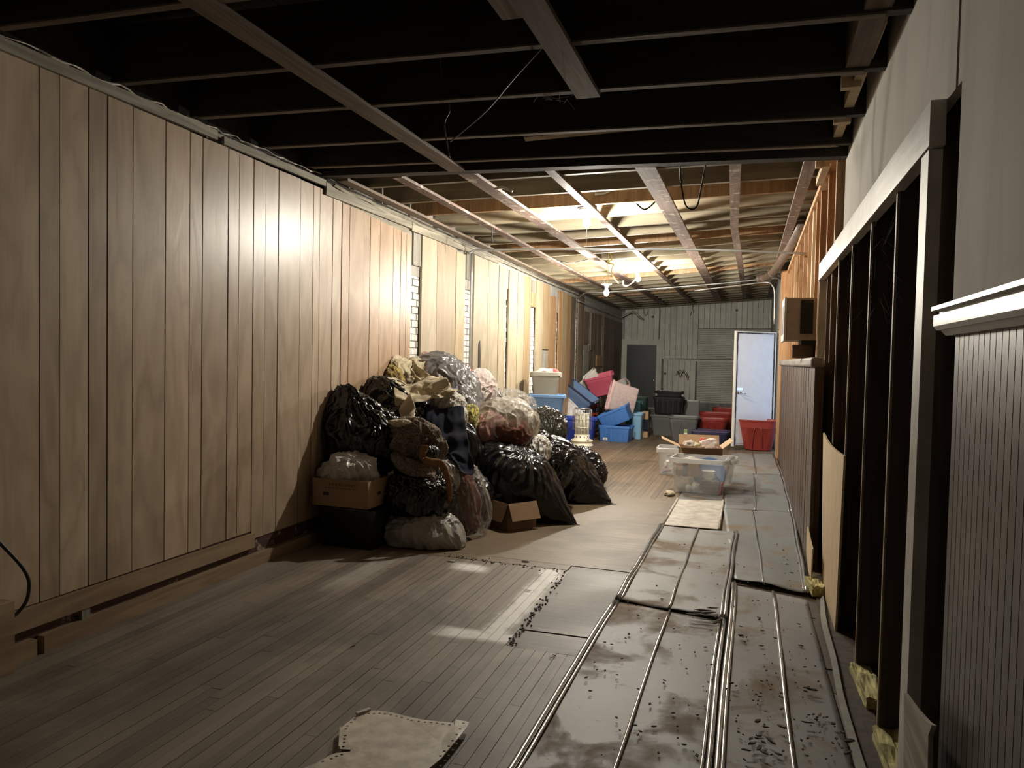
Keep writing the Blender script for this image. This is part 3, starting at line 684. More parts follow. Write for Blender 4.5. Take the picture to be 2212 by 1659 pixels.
# perforated cream sheet at the bottom edge
from mathutils.geometry import delaunay_2d_cdt
def perforated(name, outline, holes, mat, z, parent, r=.006, fold=None):
    pts = [Vector(p) for p in outline]; n = len(pts); ed = [(i, (i + 1) % n) for i in range(n)]
    for hx, hy in holes:
        b = len(pts); pts += [Vector((hx + r * math.cos(a * PI / 4), hy + r * math.sin(a * PI / 4))) for a in range(8)]
        ed += [(b + i, b + (i + 1) % 8) for i in range(8)]
    V, E_, Fc, *_ = delaunay_2d_cdt(pts, ed, [], 1, 1e-6)
    fs = []
    for f in Fc:
        c = sum((V[i] for i in f), Vector((0, 0))) / len(f)
        if any((c.x - hx) ** 2 + (c.y - hy) ** 2 < (r * .9) ** 2 for hx, hy in holes): continue
        fs.append(tuple(f))
    zz = lambda p: z + .012 * (.5 + .5 * noise.noise(Vector((p.x * 6, p.y * 6, 3))))
    o = MB().add([(p.x, p.y, zz(p)) for p in V], fs).obj(name, M[mat], parent)
    s = o.modifiers.new('thick', 'SOLIDIFY'); s.thickness = .0025; return o
def zp(zx, zy): return oz(600 + zx / 4.424, 1460 + zy / 4.424)
e = tag(empty('perforated_sheet', (-1.3, 2.5, 0)), 'torn cream metal sheet edged with nail holes on the dark floor at the bottom', 'metal sheet')
inv = Matrix.Translation(e.location).inverted()
out = [zp(*p) for p in ((575, 740), (600, 545), (650, 500), (740, 425), (850, 375), (950, 372), (1080, 390), (1200, 420), (1300, 445), (1420, 470), (1560, 485), (1680, 490), (1690, 545), (1560, 680), (1410, 880))] + [(-1.35, 2.20), (-1.52, 2.26), zp(370, 875), zp(480, 810), zp(560, 780), zp(690, 768), zp(700, 750)]
hl = [zp(*p) for p in ((625, 720), (632, 680), (636, 648), (645, 617), (650, 555), (668, 525), (700, 487), (735, 455), (775, 425), (820, 412), (868, 403), (918, 405), (972, 402), (1022, 408), (1080, 416), (1135, 428), (1185, 442), (1243, 460), (1278, 472), (1345, 482), (1406, 490), (1466, 496), (1520, 502), (1578, 510), (1642, 515))] + [zp(*p) for p in ((430, 862), (510, 835), (560, 812), (610, 797))]
perforated('sheet', out, hl, 'hole_sheet', .012, e).matrix_parent_inverse = inv
out = [zp(*p) for p in ((1700, 490), (1830, 510), (1810, 560), (1700, 700), (1560, 870))] + [(-1.10, 2.25), (-1.28, 2.23), zp(1415, 880), zp(1560, 690), zp(1690, 545)]
hl = [zp(*p) for p in ((1772, 526), (1742, 588), (1708, 643), (1668, 698), (1632, 747), (1590, 795), (1553, 845))]
perforated('folded_strip', out, hl, 'hole_sheet', .026, e).matrix_parent_inverse = inv
o = MB().poly([(*zp(*p), .016) for p in ((578, 742), (590, 555), (604, 547), (592, 740))], (0, 0, .012)).obj('bent_flange', M['white_sheet'], e, fix=True); o.matrix_parent_inverse = inv
o = MB().poly([(*zp(*p), .016) for p in ((745, 405), (870, 362), (890, 375), (760, 422))], (0, 0, .012)).obj('bent_flange', M['white_sheet'], e, fix=True); o.matrix_parent_inverse = inv

# ================================================================== TOTES AND TUBS
def rr_loop(wd, d, r, z, n=5, tilt=(0, 0)):
    r = min(r, wd * .49, d * .49); out = []
    for cx, cy, a0 in ((wd / 2 - r, d / 2 - r, 0), (-wd / 2 + r, d / 2 - r, PI / 2), (-wd / 2 + r, -d / 2 + r, PI), (wd / 2 - r, -d / 2 + r, 1.5 * PI)):
        for k in range(n + 1):
            a = a0 + k * PI / 2 / n; out.append((cx + r * math.cos(a), cy + r * math.sin(a), z))
    return out
def tote(label, loc, size, mat, rz=0.0, taper=.82, rim=.018, rimh=.035, lid=None, lid_mat=None, r=.05, ribs=0, handles=True, rot=None, group=None, cat='tote', name='storage_tote', rim_mat=None, open_top=True, handle_mat=None, arch=False):
    wd, d, h = size
    e = tag(empty(name, loc, rz), label, cat, group)
    if rot is not None: e.rotation_euler = rot
    t = .004
    b = MB()
    outer = [rr_loop(wd * taper * .97, d * taper * .97, r * .8, 0), rr_loop(wd * taper, d * taper, r * .8, .012), rr_loop(wd * (taper + (1 - taper) * .72), d * (taper + (1 - taper) * .72), r, h * .72), rr_loop(wd * (taper + (1 - taper) * .80) , d * (taper + (1 - taper) * .80), r, h * .73), rr_loop(wd, d, r, h)]
    inner = [rr_loop(wd - 2 * t, d - 2 * t, r - t, h), rr_loop(wd * taper - 2 * t, d * taper - 2 * t, r * .8 - t, t + .008)]
    b.loops(outer + inner, True, True)
    smooth_by_angle(b.obj('body', M[mat], e, fix=True), .7)
    rm = MB().loops([rr_loop(wd - .002, d - .002, r, h - rimh), rr_loop(wd + rim * 1.6, d + rim * 1.6, r + rim * .8, h - rimh), rr_loop(wd + 2 * rim, d + 2 * rim, r + rim, h), rr_loop(wd + rim, d + rim, r + rim * .5, h + .007), rr_loop(wd - 2 * t, d - 2 * t, r - t, h + .004), rr_loop(wd - 2 * t, d - 2 * t, r - t, h - rimh)], False, False)
    smooth_by_angle(rm.obj('rim', M[rim_mat or mat], e), .7)
    if ribs:
        for k in range(ribs):
            for sx in (-1, 1):
                u = (k + .5) / ribs - .5
                xt, xb = u * wd * .94, u * wd * taper * .94
                MB().loops([[(xb - .005, sx * d * taper / 2, .02), (xb + .005, sx * d * taper / 2, .02), (xb + .005, sx * (d * taper / 2 + .008), .02), (xb - .005, sx * (d * taper / 2 + .008), .02)],
                            [(xt - .005, sx * (d / 2 - .01), h - rimh), (xt + .005, sx * (d / 2 - .01), h - rimh), (xt + .005, sx * (d / 2), h - rimh), (xt - .005, sx * (d / 2), h - rimh)]]).obj('rib', M[mat], e, fix=True)
    if handles:
        for sx in (-1, 1):
            bevel(MB().box(min(sx * wd / 2, sx * (wd / 2 + rim + .014)), max(sx * wd / 2, sx * (wd / 2 + rim + .014)), -d * .2, d * .2, h - rimh * 1.5, h - .003).obj('handle', M[handle_mat or mat], e), .006)
    if arch:                                       # moulded arch under the rim on the long sides
        for sy in (-1, 1):
            P = [(-wd * .13, sy * (d * (taper * .9 + .1) / 2 + .002), h * .05), (-wd * .10, sy * (d / 2 - .012), h * .66), (-wd * .07, sy * (d / 2 - .006), h * .76), (wd * .07, sy * (d / 2 - .006), h * .76), (wd * .10, sy * (d / 2 - .012), h * .66), (wd * .13, sy * (d * (taper * .9 + .1) / 2 + .002), h * .05)]
            MB().tube(P, .007, 6).obj('moulded_arch', M[mat], e, True)
    if lid:
        l = MB().loops([rr_loop(wd + 2 * rim, d + 2 * rim, r + rim, h + .002), rr_loop(wd + 2 * rim + .012, d + 2 * rim + .012, r + rim, h + .008), rr_loop(wd + 2 * rim + .012, d + 2 * rim + .012, r + rim, h + .028), rr_loop(wd - .03, d - .03, r, h + .030), rr_loop(wd - .06, d - .06, r, h + .018)], True, True)
        smooth_by_angle(l.obj('lid', M[lid_mat or mat], e, fix=True), .7)
    return e
def at(px, py, y): return tuple(float(c) for c in ony(px, py, y))
def fl_(px, py): x, y, z = onz(px, py); return (float(x), float(y), 0.0)

# big red tub and nested red tubs
x, y, _ = fl_(1637, 975); tote('big round-cornered red tub standing alone in front of the white door', (x, y + .22, .012), (.66, .46, .52), 'p_red', rz=-.05, taper=.70, r=.14, arch=True, cat='tub', name='plastic_tub', rim=.012, rimh=.02, handles=False)
g = 'red tubs nested in a stack'
NX, NY = at(1540, 930, 14.9)[0], 14.95
tote('grey-blue tote with a purple lid at the base of the red tub stack', (NX - .02, NY - .45, .0), (.66, .44, .21), 'p_navy', rz=.0, taper=.9, lid=True, lid_mat='p_purple', r=.06)
tote('front red tub with a moulded handle, lying behind the purple lid', (NX - .03, NY + .12, .16), (.60, .44, .26), 'p_red', taper=.85, r=.13, cat='tub', name='plastic_tub', rim=.012, rimh=.03, group=g, handles=False, arch=True)
tote('wide red tub nested behind the front red tub', (NX + .03, NY + .66, .12), (.68, .48, .38), 'p_red', taper=.85, r=.13, cat='tub', name='plastic_tub', rim=.012, rimh=.03, group=g, handles=False)
tote('rearmost red tub, only its rim showing by the white door', (NX + .20, NY + 1.25, .12), (.55, .46, .45), 'p_red', taper=.85, r=.12, cat='tub', name='plastic_tub', rim=.012, rimh=.03, group=g, handles=False)
# grey tub with a label
x, y, _ = fl_(1474, 953)
e = tote('tall dark grey tub with a green and white label on its front', (x, y + .28, 0), (.56, .46, .46), 'p_dgrey', taper=.76, r=.07, arch=True, cat='tub', name='plastic_tub', rimh=.03)
lb = MB().box(.02, .085, -.222, -.212, .13, .25).obj('label', M['label'], e); lb.rotation_euler = (.11, 0, 0)
MB().box(.022, .083, -.226, -.222, .19, .245).obj('label_print', M['label_green'], lb)
# dirty grey bins and black crates
x, y = at(1440, 930, 15.6)[0], 15.6
tote('dirt-smeared grey bin under the two black crates', (x, y, 0), (.62, .46, .42), 'p_dgrey', taper=.85, r=.05)
tote('open black crate with objects sticking out, lower of the two on the grey bin', (x + .03, y, .43), (.58, .42, .36), 'p_black', taper=.9, r=.03, ribs=5)
tote('shallow black tray on top of the black crate', (x + .04, y, .72), (.50, .38, .19), 'p_black', taper=.85, r=.03, rim=.035)
tote('dark grey bin by the dark door, left of the black crates', (at(1408, 925, 17.2)[0], 17.2, 0), (.60, .5, .44), 'p_dgrey', taper=.9, r=.05, rz=.1)
for k, (a, b, c_) in enumerate(((-.15, .02, .5), (.1, -.03, .9), (-.02, .0, -.7))):
    P = [(x + a, y - .12, .8), (x + a + .06, y - .1, .86), (x + a + .18 * c_, y - .14, .8)]
    tag(MB().tube(curve_pts(P, 5), .006, 5).obj('loose_cable', M['wire_w']), 'pale cable poking out of the black crate' , 'cable', 'cables in the black crate')
e = tote('upright grey lid board leaning behind the grey tubs', (at(1492, 900, 15.9)[0], 15.9, .0), (.34, .04, .72), 'p_dgrey', taper=.95, r=.01, handles=False, cat='lid', name='plastic_board', rim=.006)

# stack by the left wall: green, blue and grey totes
SX, SY = -2.98, 10.9
g = 'totes stacked by the left wall'
tote('dark green lidded tote under the blue tote, mostly behind the bags', (SX, SY, .28), (.52, .40, .36), 'p_dkgreen', lid=True, r=.04)
tote('black tote at the base of the stack by the left wall, behind the black bags', (SX, SY, 0), (.52, .40, .26), 'p_black', r=.04)
tote('light blue tote holding the grey tote, beside the left wall', (SX + .02, SY - .02, .68), (.52, .38, .30), 'p_light', rz=.18, taper=.88, r=.04)
e = tote('grey tote heaped with white cloth, topmost of its stack by the left wall', (SX + .0, SY - .02, .90), (.42, .33, .42), 'p_grey', rz=.2, taper=.8, r=.04, rimh=.05)

# tilted pile of totes behind the heater
tote('cobalt blue tote standing behind the cream heater', (at(1250, 930, 13.6)[0], 13.6, 0), (.62, .42, .44), 'p_cobalt', rz=.05, taper=.88, r=.05)
x0 = at(1258, 890, 14.6)[0]
z = .45
for k, (mt, lb) in enumerate((('p_red', 'red tote low in the nested stack behind the heater'), ('p_navy', 'navy tote between two red ones behind the heater'), ('p_red', 'red tote just under the green-rimmed one behind the heater'), ('p_green', 'green-rimmed tote topping the nested stack behind the heater'))):
    tote(lb, (x0, 14.6, .13 + k * .085), (.56, .42, .34), mt, taper=.85, r=.05)
tote('black tote carrying the nested coloured totes behind the heater', (x0, 14.65, 0), (.56, .42, .13), 'p_black', taper=.85, r=.05)
c0 = at(1232, 884, 14.2)
tote('slate blue tote tipped towards the right on top of the nested stack', c0, (.64, .46, .46), 'p_slate', rot=(.12, .62, -.05), taper=.8, r=.05, rim_mat='p_navy', rimh=.022)
c0 = at(1303, 851, 14.95)
tote('bright pink tote tilted on top of the slate blue tote', c0, (.56, .42, .40), 'p_pink', rot=(.15, -.26, .1), taper=.8, r=.04)
c0 = at(1288, 842, 15.1)
tote('white tote wedged upside down behind the pink tote', c0, (.52, .40, .36), 'p_white', rot=(.1, -.75, .2), taper=.85, r=.06, handles=False)
# clear lid leaning on the pile
def lid_board(label, px, py, y, wd, ln, rot, mat, name='tote_lid'):
    e = tag(empty(name, at(px, py, y)), label, 'lid'); e.rotation_euler = rot
    smooth_by_angle(MB().loops([rr_loop(wd, ln, .04, 0), rr_loop(wd, ln, .04, .022), rr_loop(wd - .05, ln - .05, .03, .024), rr_loop(wd - .07, ln - .07, .03, .012)]).obj('panel', M[mat], e, fix=True), .7)
    MB().box(-wd * .12, wd * .12, -ln / 2 + .07, -ln / 2 + .09, .012, .026).obj('moulded_bar', M[mat], e)
    return e
lid_board('cloudy clear lid leaning diagonally behind the heater', 1228, 890, 13.9, .40, .62, (1.1, -.85, .2), 'clear_pink' if False else 'clear_rim')
# clear pinkish crates
tote('pinkish clear tote lying on its side above the blue crates', at(1372, 866, 14.4), (.58, .44, .52), 'clear_pink', rot=(0, -1.35, .25), taper=.85, r=.05, rim_mat='clear_pink_rim', ribs=7, handles=False)
tote('greyish clear tote tipped beside the dark door, behind the pinkish one', at(1345, 880, 15.6), (.62, .44, .50), 'clear', rot=(.3, -.45, .25), taper=.85, r=.05, rim_mat='clear_pink_rim')
# blue attached-lid crate
x, y, _ = fl_(1326, 955)
e = tote('bright blue ribbed crate on the floor right of the heater', (x, y + .25, 0), (.58, .44, .29), 'p_blue', rz=-.06, taper=.92, r=.02, ribs=6, rim=.012)
lb = MB().box(-.20, -.12, -.222, -.214, .02, .07).obj('label', M['label'], e)
for k in range(3): MB().box(-.19, -.13, -.224, -.222, .03 + k * .012, .034 + k * .012).obj('label_print', M['ink'], lb)
tote('bright blue ribbed crate tipped on top of its twin right of the heater', (x + .03, y + .32, .33), (.58, .40, .28), 'p_blue', rot=(.1, -.42, -.08), taper=.92, r=.02, ribs=6, rim=.012, handles=False)
tote('teal tote standing behind the blue crates', (at(1368, 935, 15.1)[0], 15.1, 0), (.30, .42, .70), 'p_teal', taper=.85, r=.04)
tote('sky blue narrow tote on end right of the blue crates', (at(1377, 940, 14.6)[0], 14.6, 0), (.20, .40, .50), 'p_sky', taper=.85, r=.04, handles=False)
tote('dark teal tote behind the sky blue one', (at(1380, 900, 15.9)[0], 15.9, .25), (.36, .42, .50), 'p_dkgreen', taper=.88, r=.04)
tote('dark tote base behind the sky blue one', (at(1380, 930, 15.9)[0], 15.9, .0), (.36, .42, .25), 'p_teal', taper=.9, r=.04, handles=False)
e = tag(empty('carton_tube', (at(1394, 930, 14.9)[0], 14.9, 0)), 'narrow upright carton with a navy band beside the sky blue tote', 'carton')
for z0, z1, mt in ((0, .12, 'card'), (.121, .36, 'navy'), (.361, .52, 'card')): bevel(MB().box(-.06, .06, -.1, .1, z0, z1).obj('section', M[mt], e), .004)

# ---- clear bins in the foreground of the aisle
def cup(label, loc, rz=0):
    e = tag(empty('mug', loc, rz), label, 'mug')
    MB().lathe([(.028, 0), (.036, .01), (.042, .09), (.039, .09), (.033, .012)], 20).obj('body', M['ceramic'], e, True)
    MB().tube(curve_pts([(.038, 0, .075), (.065, 0, .072), (.070, 0, .045), (.055, 0, .025), (.037, 0, .022)], 4), .005, 6).obj('handle', M['ceramic'], e, True); e.rotation_euler = (.25, .3, rz); return e
x, y, _ = fl_(1507, 1072)
BX, BY, BR = x, y + .27, -.07
e = tote('large cloudy clear bin with plates and a mug inside, nearest of the clear bins', (BX, BY, 0.012), (.60, .44, .40), 'clear', rz=BR, taper=.86, r=.05, rim_mat='clear_rim', rimh=.05, handle_mat='clear_rim')
def inb(dx, dy, dz): return (BX + dx, BY + dy, dz)
for k in range(6):
    o = MB().lathe([(.05, 0), (.06, .004), (.105, .018), (.108, .018), (.062, .008), (.0, .006)], 28).obj('plate', M['ceramic'], None, True)
    o.location = inb(.12 + R.uniform(-.006, .006), -.05, .03 + k * .021)
    tag(o, 'stacked plate seen through the nearest clear bin, right half', 'plate', 'plates stacked in the nearest clear bin')
for k in range(4):
    o = MB().lathe([(.04, 0), (.045, .004), (.075, .035), (.078, .035), (.05, .01), (.0, .006)], 24).obj('bowl', M['ceramic'], None, True)
    o.location = inb(.10, -.05, .165 + k * .022); tag(o, 'small bowl stacked on the plates in the nearest clear bin', 'bowl', 'bowls stacked on the plates')
cup('white mug lying beside the plates in the nearest clear bin', inb(-.06, -.10, .04), .5)
o = MB().lathe([(.0, 0), (.05, .006), (.062, .05), (.05, .09), (.02, .10), (.0, .10)], 20).obj('jar', M['p_grey'], None, True); o.location = inb(-.19, -.11, .02); tag(o, 'round grey pot at the left end of the nearest clear bin', 'pot')
o = MB().lathe([(.0, 0), (.035, .006), (.045, .05), (.03, .08), (.0, .085)], 20).obj('jar', M['ceramic'], None, True); o.location = inb(-.12, -.12, .02); tag(o, 'small white pot between the grey pot and the mug', 'pot')
o = MB().lathe([(.0, 0), (.16, .006), (.19, .022), (.185, .024), (.15, .010), (0, .008)], 32).obj('platter', M['p_slate'], None, True); o.location = inb(.10, .06, .22); o.rotation_euler = (1.25, 0, .1); tag(o, 'big blue-grey platter standing on edge in the nearest clear bin', 'platter')
e = tag(empty('small_carton', inb(-.13, -.02, .19), .05), 'brown carton with a dark stripe inside the nearest clear bin', 'carton')
bevel(MB().box(-.14, .12, -.07, .07, 0, .15).obj('carton_body', M['card'], e), .003); MB().box(-.06, -.005, -.0725, .0725, -.002, .152).obj('stripe', M['ink'], e)
o = MB().box(-.012, .012, -.05, .05, 0, .14).obj('pink_card', M['p_pink']); bevel(o, .003); o.location = inb(.235, -.13, .015); o.rotation_euler = (0, .15, 0); tag(o, 'pink card at the right end of the nearest clear bin', 'card')
CLEARS = (BX, BY)
x, y, _ = fl_(1447, 1028)
tote('clear bin packed with small packets, left of and behind the nearest one', (x + .02, y + .22, 0), (.40, .42, .36), 'clear', rz=.05, taper=.86, r=.05, rim_mat='clear_rim', rimh=.05)
P2 = (x + .02, y + .22)
for k in range(26):
    o = MB().box(-.03, .03, -.02, .02, -.012, .012).obj('packet', M[R.choice(['ceramic', 'pink', 'p_grey', 'card_in', 'p_slate', 'whitecloth'])]); bevel(o, .006)
    o.location = (P2[0] + R.uniform(-.12, .12), P2[1] + R.uniform(-.14, .12), .03 + k * .0105); o.rotation_euler = (R.uniform(-1, 1), R.uniform(-1, 1), R.uniform(0, 3))
    tag(o, 'small packet jumbled in the clear bin left of the plates', 'packet', 'packets in the left clear bin')
o = bevel(MB().box(-.045, .045, -.03, .03, 0, .05).obj('spray_cap', M['p_teal']), .006); o.location = (P2[0] + .10, P2[1] - .10, .36); o.rotation_euler = (0, .1, .2); tag(o, 'teal-lidded small box on top of the left clear bin', 'box')
x3 = at(1555, 1000, 9.7)[0]
tote('low clear bin behind the nearest one, its right end showing', (x3 - .1, 9.62, 0), (.60, .44, .33), 'clear', rz=-.05, taper=.86, r=.06, rim_mat='clear_rim', rimh=.05)
# open cardboard box on the clear bins
CB = []
def carton(label, loc, rz, size, mat='card', flaps=(), inner='card_in', holes=False, name='cardboard_box', tilt=(0, 0), bottom=True):
    wd, d, h = size; e = tag(empty(name, loc, rz), label, 'box'); e.rotation_euler = (tilt[0], tilt[1], rz); t = .005
    b = MB(); b.box(-wd / 2, wd / 2, -d / 2, d / 2, 0, t)
    b.box(-wd / 2, wd / 2, -d / 2, -d / 2 + t, t, h); b.box(-wd / 2, wd / 2, d / 2 - t, d / 2, t, h)
    b.box(-wd / 2, -wd / 2 + t, -d / 2 + t, d / 2 - t, t, h); b.box(wd / 2 - t, wd / 2, -d / 2 + t, d / 2 - t, t, h)
    bod = b.obj('carton_body', M[mat], e); CB.append(bod)
    for side, ang, ln in flaps:                    # side: 0 front 1 right 2 back 3 left; ang from upright, outward positive
        L = wd if side in (0, 2) else d; off = d / 2 if side in (0, 2) else wd / 2
        o = MB().box(-L / 2 + .003, L / 2 - .003, -.0025, .0025, 0, ln).obj('flap', M[inner], e)
        rz_ = {0: 0, 1: PI / 2, 2: PI, 3: -PI / 2}[side]
        o.rotation_euler = (ang, 0, rz_)
        o.location = {0: (0, -off, h), 1: (off, 0, h), 2: (0, off, h), 3: (-off, 0, h)}[side]
    return e
cxx = at(1512, 965, 9.35)
carton('open brown cardboard box with spread flaps lying on the clear bins', (cxx[0] - .0, 9.4, .34), .15, (.50, .34, .14), flaps=((0, 1.45, .17), (1, .9, .16), (3, 1.15, .24), (2, .5, .14)), inner='card_in')
# ================================================================== HEATER
x, y, _ = fl_(1251, 966)
HX, HY = x, y + .2
e = tag(empty('kerosene_heater', (HX, HY, 0)), 'cream cylindrical kerosene heater with a ribbed column and wire guard', 'heater')
MB().lathe([(.19, 0), (.205, .012), (.205, .03), (.185, .035), (.185, .085), (.20, .09), (.195, .115), (.15, .125), (.135, .15), (.135, .2)], 40).obj('base', M['enamel'], e, True)
MB().lathe([(.202, .0), (.208, .004), (.206, .012)], 40, cap0=False, cap1=False).obj('foot_ring', M['p_grey'], e, True)
MB().lathe([(.085, .16), (.085, .56), (.06, .575)], 24).obj('inner_chimney', M['p_grey'], e, True)
for k in range(26):
    a = 2 * PI * k / 26
    MB().tube([(.118 * math.cos(a), .118 * math.sin(a), z) for z in (.19, .56)], .0065, 6).obj('grille_bar', M['enamel'], e, True)
for z, r_ in ((.20, .125), (.33, .121), (.47, .121), (.565, .124)): MB().lathe([(r_ - .012, z), (r_ + .004, z), (r_ + .004, z + .012), (r_ - .012, z + .012)], 32).obj('grille_ring', M['enamel'], e, True)
for k in range(12):
    a = 2 * PI * k / 12; MB().box(-.008, .008, -.003, .003, .155, .185).obj('vent_slot', M['ink'], e).matrix_local = Matrix.Rotation(a, 4, 'Z') @ Matrix.Translation((0, -.1365, 0))
MB().box(.12, .16, -.16, -.13, .12, .17).obj('control_knob', M['ceramic'], e)
gd = MB()
for k in range(22):
    a = 2 * PI * k / 22; gd.tube([(.165 * math.cos(a), .165 * math.sin(a), .30), (.168 * math.cos(a), .168 * math.sin(a), .64), (.12 * math.cos(a), .12 * math.sin(a), .665)], .0022, 4)
for z in (.30, .42, .54, .64): gd.tube([(.168 * math.cos(2 * PI * k / 32), .168 * math.sin(2 * PI * k / 32), z) for k in range(33)], .0026, 4)
gd.obj('wire_guard', M['chrome'], e, True)
MB().lathe([(.02, .655), (.125, .66), (.15, .668), (.125, .676), (.02, .672)], 32).obj('top_plate', M['chrome'], e, True)

# ================================================================== ROOM AIR CONDITIONER
a0 = ony(1697, 643, 6.75); a1 = ony(1763, 735, 6.75)
ax0, ax1, az1, az0 = float(a0[0]), .50, float(a0[2]), float(a1[2])
e = tag(empty('air_conditioner', ((ax0 + ax1) / 2, 6.95, az0)), 'tan metal room air conditioner poking out of the stud wall', 'air conditioner'); inv = Matrix.Translation(e.location).inverted()
def ch(o): o.matrix_parent_inverse = inv; return o
ch(bevel(MB().box(ax0 + .012, ax1 + .14, 6.75, 7.30, az0, az1).obj('casing', M['ac'], e), .006))
ch(bevel(MB().box(ax0 - .008, ax0 + .012, 6.74, 7.31, az0 - .01, az1 + .005).obj('front_bezel', M['p_white'], e), .004))
ch(MB().box(ax0 - .010, ax0 - .004, 6.80, 7.24, az0 + .05, az1 - .06).obj('front_grille', M['ac_dark'], e))
gx0, gx1 = ax0 + .125, ax0 + .225
lp = ch(MB().box(gx0, gx1, 6.744, 6.752, az0 + .05, az1 - .02).obj('louvre_panel', M['ac_dark'], e))
zz = az0 + .06; k = 0
while zz < az1 - .03:
    MB().box(gx0 + .004, gx1 - .004, 6.736, 6.746, zz, zz + .006).obj('louvre', M['ac_dark'], lp); zz += .014; k += 1
ch(MB().box(ax0 + .085, ax0 + .11, 6.745, 6.751, az0 + .03, az0 + .055).obj('worn_patch', M['p_grey'], e))
ch(MB().box(ax0 + .14, ax1 + .1, 6.8, 7.2, az0 - .035, az0 - .002).obj('shelf_bracket', M['black'], e))
bevel(MB().box(.33, .50, 6.95, 7.05, 1.575, az0 - .035).obj('support_block', M['card_dark'], wr), .003)

# ================================================================== WHITE DOOR STANDING OPEN
H0 = Vector((.375, 14.02, .06)); H1 = Vector((-.30, 13.52, .06))
d = tag(empty('door_2', H0, math.atan2(H1.y - H0.y, H1.x - H0.x)), kind='structure')
L = (H1 - H0).length; DH = 2.02
def dd(name, a, b, z0, z1, y0, y1, mat): return MB().box(a, b, y0, y1, z0, z1).obj(name, M[mat], d)
dd('slab', .02, L - .02, .02, DH - .02, -.015, .02, 'white_door')
dd('slab', .045, L - .05, .05, DH - .05, .021, .026, 'white_door')
dd('edge_frame', L - .022, L, 0, DH, -.02, .035, 'p_white'); dd('edge_frame', 0, .018, 0, DH, -.02, .035, 'p_white'); dd('edge_frame', .018, L - .022, DH - .018, DH, -.02, .035, 'p_white')
for a, b, z0, z1 in ((L - .048, L - .026, .02, DH - .02), (.022, .040, .02, DH - .02), (.04, L - .048, DH - .040, DH - .022)):
    s_ = MB(); n_ = 26
    for q in range(n_):
        if b - a < .1: s_.box(a + R.uniform(0, .006), b - R.uniform(0, .006), .018, .03 + R.uniform(0, .006), z0 + (z1 - z0) * q / n_, z0 + (z1 - z0) * (q + 1) / n_)
        else: s_.box(a + (b - a) * q / n_, a + (b - a) * (q + 1) / n_, .018, .03 + R.uniform(0, .006), z0 + R.uniform(0, .006), z1 - R.uniform(0, .006))
    s_.obj('weatherstrip', M['black_frayed'], d)
dd('lock_plate', L - .17, L - .045, .985, 1.03, .026, .034, 'chrome')
hd = MB().tube([(L - .075, .03, .95), (L - .075, .07, .95), (L - .09, .08, .95), (L - .20, .08, .925)], .012, 8).obj('lever_handle', M['chrome'], d, True)
MB().lathe([(.028, 0), (.028, .01)], 16).obj('handle_rose', M['chrome'], d, True).matrix_local = Matrix.Translation((L - .075, .026, .95)) @ Matrix.Rotation(-PI / 2, 4, 'X')
MB().box(.66, 2.2, 13.0, 16, -.02, .0).obj('threshold', M['concrete'], wr)

# ================================================================== LAMPS
def bulb(label, loc, base='ceiling', drop=0.0, tilt=(0, 0), cat='light bulb'):
    """loc is the centre of the glass."""
    e = tag(empty('bare_bulb_lamp', loc), label, cat); e.rotation_euler = (*tilt, 0)
    MB().lathe([(.004, -.048), (.020, -.043), (.033, -.025), (.037, -.004), (.034, .016), (.022, .036), (.015, .05)], 16).obj('glass_bulb', M['bulb'], e, True)
    hh = MB().lathe([(.022, .062), (.026, .085), (.030, .10), (.070, .112), (.070, .125), (.030, .13)], 20).obj('lamp_holder', M['ceramic'], e, True)
    MB().lathe([(.016, .048), (.0165, .07), (.012, .075)], 12).obj('screw_cap', M['chrome'], hh, True)
    return e
b1 = ony(1268, 463, 7.1); b2 = ony(1310, 632, 10.3); b3 = ony(1378, 602, 11.4)
e = bulb('bare lit bulb in a porcelain holder under a dark round box, nearest of three', b1)
MB().lathe([(.095, .125), (.095, .165)], 24).obj('junction_box', M['black'], e, True)
e.location.z = 2.855
MB().tube([(0, .01, -.048), (.002, .01, -.32)], .0012, 4).obj('pull_chain', M['chrome'], e)
e = bulb('lit bulb dangling lowest on a yellow cable with a white ring holder', b2)
top = ony(1315, 548, 10.3) - b2
MB().lathe([(.058, .118), (.066, .118), (.066, .128), (.058, .128)], 24).obj('ring_plate', M['ceramic'], e, True)
MB().tube(curve_pts([(.0, 0, .125), (.03, 0, .22), (.0, .01, .32), (.02, 0, float(top[2])), (.02, 0, float(top[2]) + .16)], 6), .005, 6).obj('lamp_cable', M['wire_y'], e, True)
MB().tube(curve_pts([(-.03, 0, .125), (-.04, 0, .2), (.01, .01, .26), (.02, 0, .4)], 6), .003, 6).obj('twisted_wire', M['wire_w'], e, True)
e = bulb('lit bulb beside a tangled fixture plate, farthest of the three', b3, tilt=(.1, -.15))
MB().box(-.10, .08, -.05, .05, .20, .212).obj('fixture_plate', M['wire_w'], e).rotation_euler = (0, .35, 0)
MB().tube(curve_pts([(.0, 0, .125), (-.05, 0, .18), (.05, 0, .24), (-.02, 0, .20), (.06, .01, .30)], 6), .004, 5).obj('tangled_wire', M['wire_w'], e, True)
def cable(name, label, pts, r, mat, cat='cable', n=6, group=None):
    return tag(MB().tube(curve_pts(pts, n), r, 6).obj(name, M[mat], None, True), label, cat, group)
A = lambda px, py, y: ony(px, py, y)
cable('yellow_cable', 'yellow cable hanging in a tangle above the lowest bulb, trailing to the right', [A(1316, 540, 10.4), A(1322, 560, 10.4), A(1312, 566, 10.35), A(1325, 572, 10.4), A(1321, 585, 10.4), A(1327, 600, 10.4), A(1337, 612, 10.4)], .009, 'wire_y')
